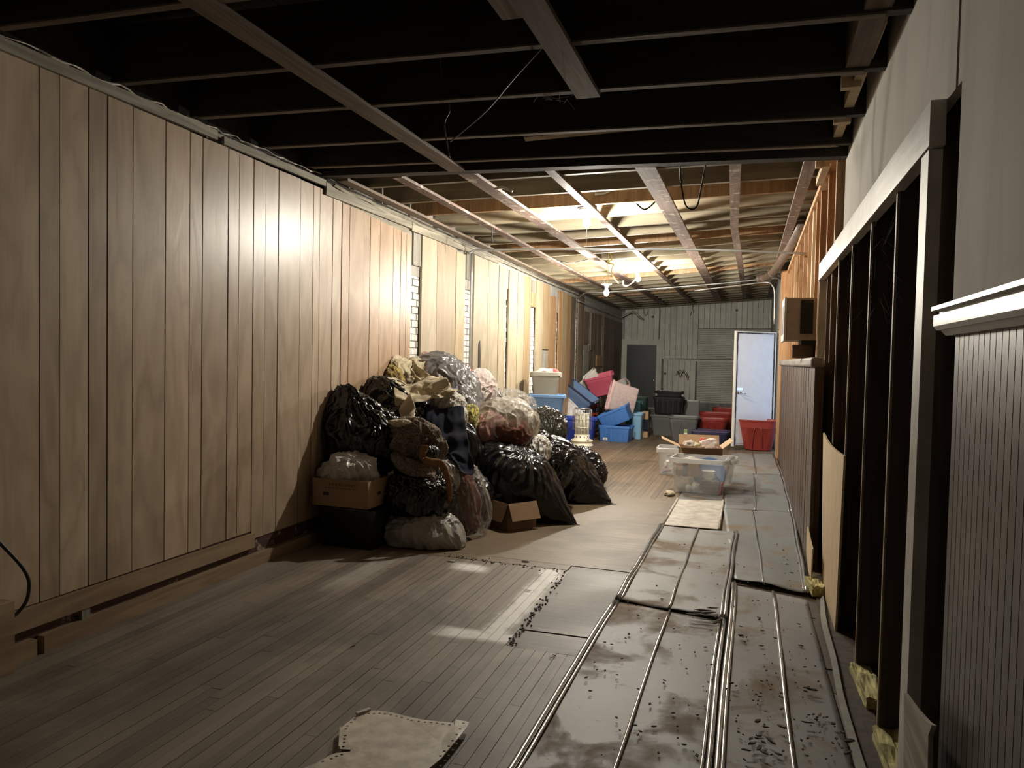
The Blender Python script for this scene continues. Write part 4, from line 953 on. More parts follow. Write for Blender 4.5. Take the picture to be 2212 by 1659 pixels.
cable('white_cable', 'white cable looping from the ceiling towards the farthest bulb', [A(1318, 566, 10.8), A(1340, 559, 11), A(1375, 559, 11.3), A(1393, 563, 11.4), A(1395, 572, 11.4)], .008, 'wire_w')
cable('white_cable', 'short curled white cable end between the two far bulbs', [A(1346, 606, 11.0), A(1346, 614, 11.0), A(1352, 618, 11.0), A(1362, 614, 11.1), A(1372, 604, 11.3), A(1377, 594, 11.4)], .010, 'wire_w')
cable('black_cable', 'black cable sagging under the ceiling left of the yellow tangle', [A(1211, 565, 9.6), A(1235, 568, 9.8), A(1255, 564, 10.0), A(1270, 560, 10.1)], .006, 'wire_k')
cable('conduit_pipe', 'grey conduit crossing the whole ceiling in front of the lowest bulb', [(-3.32, 8.42, 2.78), (-3.1, 8.5, 2.83), (-1.6, 8.5, 2.80), (-.5, 8.5, 2.765), (.52, 8.5, 2.70)], .013, 'conduit', 'pipe')
cable('conduit_pipe', 'bright conduit crossing the ceiling just behind the lowest bulb', [(-3.3, 14.3, 2.72), (-3.05, 13.9, 2.80), (-2.6, 13.8, 2.80), (-.8, 13.8, 2.92), (.2, 13.8, 3.01), (.42, 13.8, 3.02)], .014, 'conduit', 'pipe')
cable('conduit_pipe', 'conduit that bends down beside the white door top', [A(1500, 628, 13.2), A(1600, 616, 13.2), A(1655, 610, 13.2), A(1668, 617, 13.1), A(1673, 635, 13.1), A(1672, 700, 13.1)], .011, 'conduit', 'pipe')
cable('conduit_pipe', 'thin conduit running back along the top of the left wall', [(-3.3, 14.3, 2.68), (-3.3, 17, 2.66), (-3.3, 19.9, 2.64)], .012, 'conduit', 'pipe')
cable('conduit_pipe', 'vertical grey conduit running down the left wall between pale boards', [(-3.325, 8.56, 2.82), (-3.325, 8.56, 1.6), (-3.325, 8.56, .3)], .016, 'conduit', 'pipe', 4)
e = tag(empty('duct_pipe', A(1660, 585, 12.8)), 'thick brown pipe with an elbow under the ceiling at the right', 'pipe'); inv = Matrix.Translation(e.location).inverted()
o = MB().tube(curve_pts([A(1735, 480, 8.6), A(1700, 545, 11.0), A(1668, 590, 12.9), A(1650, 600, 13.3), A(1635, 603, 13.35)], 6), .062, 14).obj('pipe_body', M['rustpipe'], e, True); ch(o)
for p in ((1668, 590, 12.9), (1650, 600, 13.3)):
    c_ = A(*p); o = MB().lathe([(.075, -.02), (.082, 0), (.075, .02)], 16).obj('pipe_collar', M['rustpipe'], e, True); o.matrix_parent_inverse = inv; o.location = [float(v) for v in c_]; o.rotation_euler = (PI / 2 * .8, 0, .6)
cable('conduit_pipe', 'short pipe ending under the ceiling at the far left corner', [(-3.3, 19.4, 2.66), (-3.0, 19.5, 2.80), (-2.85, 19.55, 2.68), (-2.75, 19.6, 2.62)], .025, 'conduit', 'pipe')
cable('wire_loop', 'U-shaped wire hanging from the dark beam right of the nearest bulb', [A(1468, 345, 5.36), A(1472, 400, 5.45), A(1480, 440, 5.45), A(1492, 452, 5.45), A(1506, 444, 5.45), A(1515, 405, 5.45), A(1526, 345, 5.36)], .006, 'wire_k', 'wire')
cable('dangling_wire', 'long thin wire hanging straight down from the dark front joists', [A(948, 95, 3.6), A(952, 130, 3.7), A(958, 190, 3.8), A(972, 235, 3.9), A(960, 268, 3.9), A(968, 322, 4.0), A(971, 340, 4.0)], .004, 'wire_k', 'wire')
cable('dangling_wire', 'curved pale wire end poking from the front ceiling', [A(921, 92, 3.4), A(935, 72, 3.4), A(962, 57, 3.4), A(1000, 49, 3.4)], .005, 'wire_w', 'wire')
cable('dangling_wire', 'slanting thin wire between two front joists', [A(1190, 82, 3.25), A(1110, 170, 3.4), A(1050, 240, 3.7), A(980, 300, 3.95), A(974, 305, 4.0)], .004, 'wire_k', 'wire')
cable('dangling_wire', 'short white cable stub hanging from the first cream joist near the left', [A(1068, 408, 5.8), A(1085, 405, 5.8), A(1100, 410, 5.8), A(1107, 413, 5.8)], .010, 'wire_w', 'cable')
cable('dangling_wire', 'white cable lead feeding the nearest bulb box', [A(1285, 420, 6.9), A(1305, 418, 6.9), A(1320, 411, 6.9)], .012, 'wire_w', 'cable')
cable('dangling_wire', 'small hooked cable on a joist right of the nearest bulb', [A(1375, 440, 6.33), A(1390, 452, 6.31), A(1402, 448, 6.31), A(1415, 436, 6.33)], .007, 'wire_k', 'wire')
cable('hook', 'iron hook standing on the second stringer from the left', [(-2.70, 7.55, 2.99), (-2.70, 7.55, 2.93), (-2.705, 7.55, 2.80), (-2.70, 7.57, 2.77)], .007, 'wire_k', 'hook')
cable('dangling_wire', 'thin wires looping down the back wall above the dark door', [A(1390, 668, 19.96), A(1394, 682, 19.95), A(1399, 676, 19.96), A(1400, 668, 19.96)], .007, 'wire_k', 'wire')
cable('dangling_wire', 'stiff wire slanting down the back wall near its middle', [A(1497, 660, 19.97), A(1494, 674, 19.955), A(1490, 684, 19.97)], .009, 'wire_k', 'wire')
cable('black_cable', 'thick black cable curving down the left wall at the picture edge', [(-3.31, 2.30, 1.1), (-3.29, 2.42, .75), (-3.26, 2.60, .48), (-3.27, 2.64, .36), (-3.28, 2.60, .27), (-3.30, 2.45, .19)], .009, 'wire_k')
wbb = MB()                                        # dusty cobwebs under the front joists
for q in range(26):
    p = Vector([float(v) for v in A(1180 + R.uniform(-20, 60), 200 + R.uniform(-14, 18), 3.85)]); wbb.tube([p, p + Vector((R.uniform(-.06, .06), R.uniform(-.03, .03), R.uniform(-.05, .03)))], .0016, 3)
tag(wbb.obj('cobweb', M['web']), 'dusty cobweb clump under the front joist with the cut-off stringer', 'cobweb', kind='stuff')
wbb = MB()
for q in range(16):
    a = [R.uniform(1850, 1960), R.uniform(440, 700)]; p = A(*a, 3.1); q_ = A(a[0] + R.uniform(-35, 35), a[1] + R.uniform(10, 60), 3.15); wbb.tube([p, q_], .0006, 3)
tag(wbb.obj('cobweb', M['web']), 'thin cobweb threads across the top of the open stud bay', 'cobweb', kind='stuff')

# ================================================================== LOOSE BITS
def lump(name, label, loc, size, mat, seed, cat, parent=None, sub=3, amp=.25):
    bm = bmesh.new(); bmesh.ops.create_icosphere(bm, subdivisions=sub, radius=1)
    for v in bm.verts:
        n_ = noise.noise(v.co * 1.6 + Vector((seed, 0, 0))) * amp + noise.noise(v.co * 5 + Vector((seed, 3, 0))) * amp * .4
        v.co *= 1 + n_; v.co.x *= size[0]; v.co.y *= size[1]; v.co.z = max(-.3, v.co.z) * size[2]
    me = bpy.data.meshes.new(name); bm.to_mesh(me); bm.free()
    o = link(name, me, M[mat], parent, True); o.location = [float(c) for c in loc]
    return tag(o, label, cat)
def batt(label, c, size, rz, seed):
    bm = bmesh.new(); bmesh.ops.create_cube(bm, size=1); bmesh.ops.subdivide_edges(bm, edges=bm.edges, cuts=7, use_grid_fill=True)
    for v in bm.verts:
        n_ = noise.noise(v.co * 4 + Vector((seed, 0, 0))) * .16 + noise.noise(v.co * 11 + Vector((0, seed, 0))) * .06
        v.co = Vector((v.co.x * size[0] * (1 + n_), v.co.y * size[1] * (1 + n_ * .6), max(-.5, v.co.z + n_ * 1.6) * size[2]))
    me = bpy.data.meshes.new('insulation_batt'); bm.to_mesh(me); bm.free()
    o = link('insulation_batt', me, M['insul'], None, False); o.location = c; o.rotation_euler = (0, 0, rz); return tag(o, label, 'insulation')
p = onz(1757, 1272, .03); batt('yellow insulation chunk beside the rusted sheet edge, foot of the plywood', (float(p[0]) + .01, float(p[1]), .045), (.085, .22, .07), .15, 1)
batt('yellow insulation wedge between the second and third dark studs from the jamb', (.555, 3.74, .035), (.085, .40, .06), .05, 2)
batt('large yellow insulation batt at the foot of the nearest dark studs', (.565, 3.04, .035), (.10, .44, .07), .03, 3)
def splat(name, label, pts, x, th, mat, cat):
    return tag(MB().poly([onx(*p, x) for p in pts], (-th, 0, 0)).obj(name, M[mat], fix=True), label, cat)
arc = [(1782, 935), (1788, 948), (1796, 960), (1806, 970), (1816, 978), (1828, 985)]
splat('plywood_piece', 'pale plywood piece with a curved top standing in the stud opening', arc + [(1818, 1180), (1808, 1374), (1795, 1340), (1786, 1285), (1780, 1270), (1780, 1100)], .505, .012, 'oakply', 'plywood')
splat('plywood_piece', 'thin pale scrap standing at the near foot of the brown wainscot', [(1746, 1138), (1752, 1165), (1757, 1185), (1754, 1250), (1748, 1232), (1744, 1190)], .43, .008, 'oakply', 'plywood')
splat('broken_board', 'splintered grey-brown board fragment with a slanting top at the near jamb', [(1962, 1498), (1985, 1530), (2012, 1560), (2024, 1568), (2016, 1590), (2014, 1720), (1960, 1720)], .495, .012, 'greytrim', 'board')
lump('cloth_scrap', 'crumpled cream cloth scrap on the floor left of the nearest clear bin', onz(1446, 1066, .02), (.06, .09, .03), 'khaki', 8, 'cloth', amp=.5)
for q, (px, py) in enumerate(((1697, 1010), (1705, 1045), (1714, 1080))): lump('plaster_crumb', 'pale crumbs along the foot of the brown wainscot', onz(px, py, .01), (.012, .10, .012), 'crumb', q, 'crumb'); bpy.context.scene.collection.objects[-1]['group'] = 'pale crumbs by the wainscot'
# rotten wood bits on the seam of the sheets
def chip(px, py, l, a, label=None, z=.035, mat='bark', group=None, th=.008):
    p = onz(px, py, z); c, s = math.cos(a), math.sin(a); l *= .75; w_ = th * R.uniform(.5, .9)
    b = MB(); L_ = []
    for t, k_ in ((-.5, .3), (-.2, 1), (.25, .8), (.5, .2)):
        L_.append([(t * l * c + k_ * w_ * dx * -s, t * l * s + k_ * w_ * dx * c, k_ * w_ * dz_ * .6 + R.uniform(-.002, .002)) for dx, dz_ in ((-1, -1), (1, -1), (1, 1), (-1, 1))])
    o = b.loops(L_).obj('bark_chip', M[mat]); o.location = [float(v) for v in p]
    return tag(o, label or 'dark rotten wood chip on the dirty metal sheets', 'wood chip', group or 'dark chips on the metal sheets')
for px, py, l, a in ((1505, 1322, .16, .3), (1520, 1318, .15, .15), (1530, 1323, .13, .5), (1515, 1328, .12, -.2), (1540, 1313, .10, .4), (1495, 1327, .10, .1), (1548, 1330, .09, 1.4), (1552, 1340, .10, 1.2), (1546, 1345, .07, .9), (1558, 1336, .06, 2.0)):
    chip(px, py, l, a, 'rotten wood splinter heaped on the seam of the two left metal sheets', .05, group='splinters heaped on the sheet seam', th=.010)
for px, py, l, a in ((1748, 1487, .05, .1), (1755, 1489, .07, -.2), (1742, 1484, .05, .6), (1600, 1372, .04, .4), (1605, 1375, .035, 1.1), (1637, 1557, .05, .9), (1690, 1570, .06, -.6), (1745, 1560, .07, 0), (1820, 1582, .03, -.5), (1640, 1595, .05, .2), (1655, 1570, .04, -.2),
                     (1625, 1605, .06, .8), (1650, 1625, .06, -.7), (1665, 1600, .08, -.9), (1612, 1620, .05, .1), (1640, 1615, .06, 1.2), (1600, 1353, .03, 0), (1640, 1338, .03, .8), (1580, 1475, .03, .2), (1675, 1378, .03, .1), (1770, 1545, .04, 1.2), (1800, 1563, .03, .5), (1835, 1600, .06, .5), (1832, 1625, .06, .9)):
    chip(px, py, l, a)
for px, py, l, a in ((1197, 1415, .04, -.5), (1190, 1420, .03, -.3), (1140, 1275, .06, 0), (838, 1228, .03, .5), (1203, 1282, .02, .4), (762, 1396, .05, 1.2), (585, 1210, .03, .3)):
    chip(px, py, l, a, 'small dark splinter lying on the bare strip floor', .006, group='splinters on the strip floor', th=.004)
db = MB()
for q in range(420):
    px, py = R.uniform(1240, 1870), R.uniform(1180, 1655); p = onz(px, py, 0)
    if not (-.78 < p[0] < .40): continue
    if p[0] < -.1 and R.random() < .6: continue
    s_ = R.uniform(.002, .007); h = .022 if p[1] < 5.2 or p[0] > -.1 else .03; a = R.uniform(0, 3); dx, dy = math.cos(a) * s_ * R.uniform(1, 2.5), math.sin(a) * s_ * R.uniform(1, 2.5)
    db.poly([(p[0] - dx, p[1] - dy, h), (p[0] + dy * .5, p[1] - dx * .5, h), (p[0] + dx, p[1] + dy, h), (p[0] - dy * .5, p[1] + dx * .5, h)], (0, 0, .004))
tag(db.obj('rust_flakes', M['flake']), 'fine dark rust flakes scattered over the metal sheets', 'debris', kind='stuff')
db = MB()
for q in range(90):
    t = R.random(); p = onz(1218 - 120 * t + R.gauss(0, 4), 1240 + 160 * t + R.gauss(0, 3), 0); s_ = R.uniform(.003, .008)
    db.poly([(p[0] - s_, p[1], .0), (p[0], p[1] - s_, .0), (p[0] + s_, p[1], .0), (p[0], p[1] + s_ * 1.5, .0)], (0, 0, .005))
for q in range(60):
    t = R.random(); p = onz(950 + 270 * t + R.gauss(0, 5), 1198 + 38 * t + R.gauss(0, 2), 0); s_ = R.uniform(.003, .008)
    db.poly([(p[0] - s_, p[1], .0), (p[0], p[1] - s_, .0), (p[0] + s_, p[1], .0), (p[0], p[1] + s_ * 1.5, .0)], (0, 0, .005))
tag(db.obj('floor_grit', M['flake']), 'black grit packed along the edges of the plywood floor patches', 'debris', kind='stuff')
for px, py in ((975, 1212), (1135, 1212)): lump('plaster_crumb', 'pale plaster crumb near the plywood seam of the floor', onz(px, py, .006), (.03, .012, .008), 'crumb', px, 'crumb')['group'] = 'plaster crumbs near the floor seam'
# ================================================================== THE HEAP OF BAGS AND CLOTHES
ELL = []                                           # ellipsoids the cloths fall on: centre, radii, rotation
def bag(name, label, px, py, Y, wpx, hpx, dep, mat, seed, rot=0.0, tip=None, box=.85, amp=.16, wrinkle=.018, folds=0, flat=True, cat='bin bag', knot=None, sub=6, collide=True, fold_top=0.0, fine=.14):
    """A stuffed plastic bag: wpx x hpx is its outline seen in the photograph, dep its depth in metres."""
    mx, mz = mpp(px, py, Y); c = Vector([float(v) for v in ony(px, py, Y)])
    rx, rz, ry = wpx * mx / 2, hpx * mz / 2, dep / 2
    bm = bmesh.new(); bmesh.ops.create_icosphere(bm, subdivisions=sub, radius=1)
    RM = Matrix.Rotation(-rot, 3, 'Y'); sv = Vector((seed * 3.1, seed * 1.7, seed * .9))
    tips = [(Vector(t[:3]).normalized(), t[3], t[4]) for t in (tip or [])]
    for v in bm.verts:
        d = v.co.normalized()
        p = Vector([math.copysign(abs(a) ** box, a) for a in d]); p *= (1 / max(.001, p.length)) * (.55 + .45 * p.length)
        k = 1 + amp * noise.noise(d * 1.3 + sv) + amp * .4 * noise.noise(d * 3.0 + sv)
        # creases: long ridges running towards the neck, a few crossing ones, radial folds at the top
        wv = Vector((noise.noise(d * 1.7 + sv), noise.noise(d * 1.7 - sv), 0)) * 1.1
        u = Vector((d.x * 5.5, d.y * 5.5, d.z * 1.1)) + wv + sv
        top = .35 + .65 * max(0, d.z * .6 + .4)
        d1 = noise.voronoi(u * .55)[0]; d2 = noise.voronoi(Vector((u.x * 1.1, u.y * 1.1, u.z * 1.3 + 4)))[0]
        e1, e2 = d1[1] - d1[0], d2[1] - d2[0]
        cr = wrinkle * (math.exp(-e1 * 4.0) * 1.5 - .5 + math.exp(-e2 * 5.0) * 3.0 * (fine + .1) * top)
        if folds:
            cr += fold_top * max(0, d.z + .2) ** .7 * math.sin(math.atan2(d.y, d.x) * folds + 3 * noise.noise(d * 2 + sv)) * .5
        p = Vector((p.x * rx, p.y * ry, p.z * rz)) * k + d * cr
        p = RM @ p
        for t, s, w_ in tips:                      # pull a corner out along t by s (times the mean radius)
            dd_ = (RM @ d); q = max(0.0, dd_.dot(t))
            sh = q ** w_; along = p.dot(t); across = p - t * along
            p = t * (along + s * rx * sh) + across * (1 - .82 * q ** w_ * min(1, s * 1.6))
        v.co = p
    if flat:
        zf = -c.z + .004
        for v in bm.verts:
            if v.co.z < zf + .03: v.co.z = zf + max(0, (v.co.z - zf)) * .3 if v.co.z > zf else zf + R.uniform(0, .003)
    for v in bm.verts:                             # keep clear of the left wall
        lim = XL + .012 - c.x
        if v.co.x < lim: v.co.x = lim + (v.co.x - lim) * .02
    RI = RM.inverted()
    for v in bm.verts: v.co = RI @ v.co
    me = bpy.data.meshes.new(name); bm.to_mesh(me); bm.free()
    o = link('film', me, M[mat], None, True)
    o.rotation_euler = (0, -rot, 0)
    if knot:
        e = tag(empty(name, c), label, cat); o.parent = e
        kd = Vector(knot[:3]); kl = knot[3]; b_ = MB(); L_ = []; ax = kd.normalized(); s1 = ax.orthogonal().normalized(); s2 = ax.cross(s1)
        for q, (t, r_) in enumerate(((0, 1.1), (.2, .5), (.35, .32), (.5, .55), (.75, .9), (1, 1.25))):
            L_.append([kd + ax * kl * t + (s1 * math.cos(a_) + s2 * math.sin(a_)) * kl * .42 * r_ * (1 + .28 * math.sin(a_ * 5 + q) + .2 * math.sin(a_ * 9 + seed)) for a_ in [2 * PI * i / 36 for i in range(36)]])
        b_.loops(L_, True, False).obj('gathered_neck', M[mat], e, True)
    else:
        o.name = name; o.location = c; tag(o, label, cat)
    if collide: ELL.append((np.array(c), np.array([rx, ry, rz]) * (1 + wrinkle), np.array(RM)))
    return o

B_ = bag
# black tote and cardboard box at the left front
TX, TY = -3.00, 5.30
tote('black tote on the floor under the cardboard box of white bags, in shadow', (TX, TY, 0), (.50, .40, .31), 'p_black', rz=-.03, taper=.94, r=.03, handles=False)
CBX, CBY = -3.045, 5.27
e = carton('brown cardboard box with hand holes holding a white bag, perched on the black tote', (CBX, CBY, .325), -.02, (.50, .36, .215), 'card', inner='card')
for dx in (-.13,): MB().box(dx - .02, dx + .03, -.1835, -.1795, .085, .11).obj('hand_hole', M['ink'], CB[-1])
MB().box(.2485, .2525, -.03, .02, .09, .115).obj('hand_hole', M['ink'], CB[-1])
for k in range(9): MB().box(-.10 + k * .028, -.082 + k * .028, -.1815, -.1797, .165, .185).obj('faded_print', M['card_dark'], CB[-1])
for k in range(8): MB().box(-.14 + k * .036, -.118 + k * .036, -.1815, -.1797, .140, .152).obj('faded_print', M['card_dark'], CB[-1])
B_('bin_bag', 'crumpled white bag sitting in the cardboard box on the left', 757, 1018, 5.27, 108, 74, .28, 'bag_white', 1, wrinkle=.02, amp=.25, flat=False)
ELL.pop()
# black bags on the left
B_('bin_bag', 'big glossy black bag against the wall, leftmost of the heap', 764, 945, 5.62, 196, 150, .62, 'bag_black', 2, rot=-.12, tip=[(.05, -.3, 1, .34, 5)], amp=.10, wrinkle=.030, flat=False)
B_('bin_bag', 'black bag filling the gap under the leftmost bag, behind the cardboard box', 740, 1030, 5.88, 170, 170, .5, 'bag_black2', 22, flat=False)
B_('bin_bag', 'black bag slanting below the khaki trousers', 862, 888, 6.15, 170, 96, .5, 'bag_black', 3, rot=-.62, amp=.08, wrinkle=.028, flat=False)
B_('bin_bag', 'black bag hidden in shadow behind the khaki trousers', 832, 838, 6.75, 84, 110, .5, 'bag_black2', 4, flat=False)
B_('bin_bag', 'silver-grey bag with long folds crowning the heap', 962, 836, 7.10, 158, 122, .6, 'bag_silver', 5, rot=-.72, amp=.05, wrinkle=.018, folds=18, fold_top=.02, flat=False, tip=[(.75, -.2, -.65, .25, 4)])
B_('bin_bag', 'grey bag partly under the white shirt, middle of the heap', 985, 878, 6.95, 92, 92, .5, 'bag_silver', 41, flat=False)
B_('bin_bag', 'black bag inside the heap under the navy cloth', 940, 985, 6.42, 200, 190, .46, 'bag_black2', 6, flat=False)
B_('bin_bag', 'black bag deep in the heap behind the cream bag', 1040, 965, 7.35, 140, 120, .6, 'bag_black2', 7, flat=False)
B_('bin_bag', 'black bag deep in the heap below the silver bag', 925, 895, 6.95, 170, 150, .7, 'bag_black2', 71, flat=False)
B_('bin_bag', 'black bag on the floor in the middle of the heap', 980, 1075, 6.45, 230, 130, .6, 'bag_black2', 72)
# front column: grey bag, black bag, clear bag
B_('bin_bag', 'translucent grey-white bag on the floor at the front of the heap', 914, 1146, 5.50, 156, 84, .5, 'bag_grey', 8, amp=.08, wrinkle=.02, tip=[(1, -.2, -.35, .18, 8)])
B_('bin_bag', 'black crinkled bag on top of the translucent grey-white one', 900, 1072, 5.55, 138, 96, .5, 'bag_black', 9, amp=.10, wrinkle=.030, flat=False)
B_('bin_bag', 'translucent grey bag behind the hanging brown scarf', 940, 1030, 5.78, 92, 92, .34, 'bag_grey', 10, wrinkle=.016, flat=False)
B_('bin_bag', 'small black bag corner poking out on the floor beside the grey-white bag', 996, 1172, 5.70, 38, 24, .14, 'bag_black2', 11, wrinkle=.008, sub=4, collide=False)
B_('clear_bag', 'clear crinkled bag of brown clothes hanging down to the floor, right of the scarf', 1008, 1085, 5.95, 84, 158, .34, 'bag_clear', 12, rot=.22, amp=.14, wrinkle=.03, cat='clear bag', tip=[(.35, 0, -1, .2, 6)])
B_('clothes_bundle', 'brown clothes inside the clear crinkled bag', 1004, 1085, 5.98, 56, 120, .24, 'maroonc', 13, rot=.2, cat='clothes', sub=5, collide=False)
# big black bags on the right
B_('bin_bag', 'largest black bag with a pointed corner resting on the floor, front right of the heap', 1110, 1045, 6.70, 186, 158, .72, 'bag_black2', 14, rot=-.35, amp=.03, wrinkle=.011, fine=.12, tip=[(1, -.1, -.52, .74, 6), (-.75, 0, 1, .16, 6)], box=.9, folds=26, fold_top=.022)
B_('bin_bag', 'black bag with shining creases and a pointed corner, just behind the largest one', 1217, 1020, 7.80, 182, 116, .60, 'bag_black', 15, rot=-.72, amp=.04, wrinkle=.012, fine=.12, tip=[(1, -.1, -.56, .48, 7)], box=.9)
B_('bin_bag', 'crinkled black bag wedged between the two pointed ones', 1190, 1015, 7.25, 84, 116, .5, 'bag_black', 16, rot=-.4, wrinkle=.022)
B_('bin_bag', 'crinkly black bag farthest right in the heap', 1262, 1012, 8.70, 98, 68, .5, 'bag_black', 17, rot=-.75, wrinkle=.03, amp=.12)
B_('bin_bag', 'olive-black bag standing behind the cream bag, near the totes', 1178, 930, 8.6, 84, 92, .55, 'bag_dkgrey', 18, wrinkle=.03, amp=.08, flat=False)
B_('bin_bag', 'dark bag on the floor beneath the olive-black one', 1180, 995, 8.75, 110, 110, .6, 'bag_black2', 19)
B_('bin_bag', 'white bag tucked between the big black bags on the right', 1160, 972, 7.0, 50, 58, .30, 'bag_white', 20, wrinkle=.016, flat=False)
B_('bin_bag', 'black knotted bag end beside the cream bag tie', 1170, 952, 7.2, 40, 40, .24, 'bag_black', 21, wrinkle=.014, flat=False, sub=5)
# cream translucent bag with clothes
B_('clear_bag', 'round translucent cream bag of pink and brown clothes on top of the big black bag', 1092, 920, 6.95, 130, 106, .5, 'bag_cream', 23, amp=.08, wrinkle=.024, flat=False, cat='clear bag', knot=(.24, -.1, -.06, .05))
B_('clothes_bundle', 'pink clothes at the left inside the cream bag', 1060, 928, 6.86, 56, 70, .36, 'pink', 24, flat=False, cat='clothes', sub=5, collide=False)
B_('clothes_bundle', 'brown clothes at the right inside the cream bag', 1106, 936, 6.86, 78, 52, .36, 'maroonc', 25, flat=False, cat='clothes', sub=5, collide=False)
B_('clear_bag', 'clear bag of white things behind the cream bag, top right of the heap', 1096, 884, 7.55, 110, 76, .45, 'bag_clear', 26, amp=.1, wrinkle=.03, flat=False, cat='clear bag')
B_('clothes_bundle', 'white clothes inside the clear bag behind the cream bag', 1096, 888, 7.55, 88, 56, .32, 'whitecloth', 27, flat=False, cat='clothes', sub=5, collide=False)
B_('bin_bag', 'small black bag peeking over the top right of the heap', 1052, 860, 8.0, 56, 48, .3, 'bag_black', 28, flat=False, wrinkle=.016)
B_('clothes_bundle', 'pale pink and white striped clothes sliding down behind the silver bag', 1026, 846, 7.4, 70, 96, .34, 'pinkstripe', 29, rot=-.7, amp=.12, wrinkle=.022, flat=False, cat='clothes')
B_('clothes_bundle', 'coral red garment on the striped clothes, upper right of the heap', 1008, 812, 7.35, 46, 30, .2, 'redcloth', 30, rot=-.5, amp=.2, wrinkle=.016, flat=False, cat='clothes', sub=5)
B_('clothes_bundle', 'dusty pink garment peeping over the very top of the silver bag', 918, 774, 7.3, 76, 20, .2, 'pink', 31, amp=.3, wrinkle=.014, flat=False, cat='clothes', sub=5)
B_('clothes_bundle', 'lemon floral garment showing under the white shirt', 1012, 908, 6.62, 36, 70, .2, 'printed', 32, rot=-.25, amp=.2, wrinkle=.01, fine=0, flat=False, cat='clothes', sub=5)
B_('clothes_bundle', 'grey-blue denim lying under the hem of the navy cloth', 985, 1000, 6.0, 62, 24, .24, 'denim', 34, amp=.2, wrinkle=.012, flat=False, cat='clothes', sub=5)
B_('clothes_bundle', 'tan clothes padding the heap under the khaki trousers', 893, 822, 6.95, 112, 70, .42, 'khaki', 50, amp=.2, wrinkle=.05, rot=-.3, flat=False, cat='clothes')
B_('clothes_bundle', 'rounded heap of khaki trousers at the top left of the heap', 846, 797, 6.66, 70, 50, .36, 'khaki', 35, amp=.28, wrinkle=.02, fine=0, flat=False, cat='clothes')
B_('clothes_bundle', 'yellow-brown printed garment in the folds of the khaki trousers', 852, 818, 6.50, 36, 60, .2, 'yellow_print', 33, rot=.5, amp=.2, wrinkle=.012, fine=0, flat=False, cat='clothes', sub=5, collide=False)
B_('clothes_bundle', 'cream fleece collar peeping over the brown lace knit', 868, 914, 5.52, 46, 14, .12, 'fur', 36, amp=.3, wrinkle=.008, flat=False, cat='clothes', sub=5, collide=False)
# brown lace-knit bundle
B_('knit_sweater', 'brown lace-knit sweater bunched on the black bag, front of the heap', 898, 955, 5.62, 108, 88, .34, 'knit', 37, rot=-.35, amp=.26, wrinkle=.03, fine=0, flat=False, cat='sweater')
B_('knit_sweater', 'brown knit sleeve stretched over the front black bag', 894, 1008, 5.50, 96, 34, .26, 'knit', 38, rot=-.42, amp=.16, wrinkle=.014, fine=0, flat=False, cat='sweater', sub=5)
B_('clothes_bundle', 'black garment in the folds of the brown knit', 930, 980, 5.52, 34, 34, .18, 'bag_black2', 39, amp=.2, wrinkle=.01, flat=False, cat='clothes', sub=5)

# ribbed scarf
P = [A(*p) for p in ((917, 962, 5.42), (915, 975, 5.40), (912, 990, 5.38), (928, 998, 5.38), (948, 1000, 5.42), (957, 1008, 5.44), (964, 1025, 5.46), (969, 1045, 5.46), (971, 1062, 5.47), (970, 1080, 5.5))]
P = curve_pts(P, 26); rs = [(.036 - .012 * (i / len(P))) * (1 + .07 * math.sin(i * 1.57)) * (.7 if i < 4 or i > len(P) - 6 else 1) for i in range(len(P))]
tag(MB().tube(P, rs, 12, .55).obj('knit_scarf', M['scarf'], None, True), 'orange-brown ribbed knit scarf hanging down the front of the heap', 'scarf')

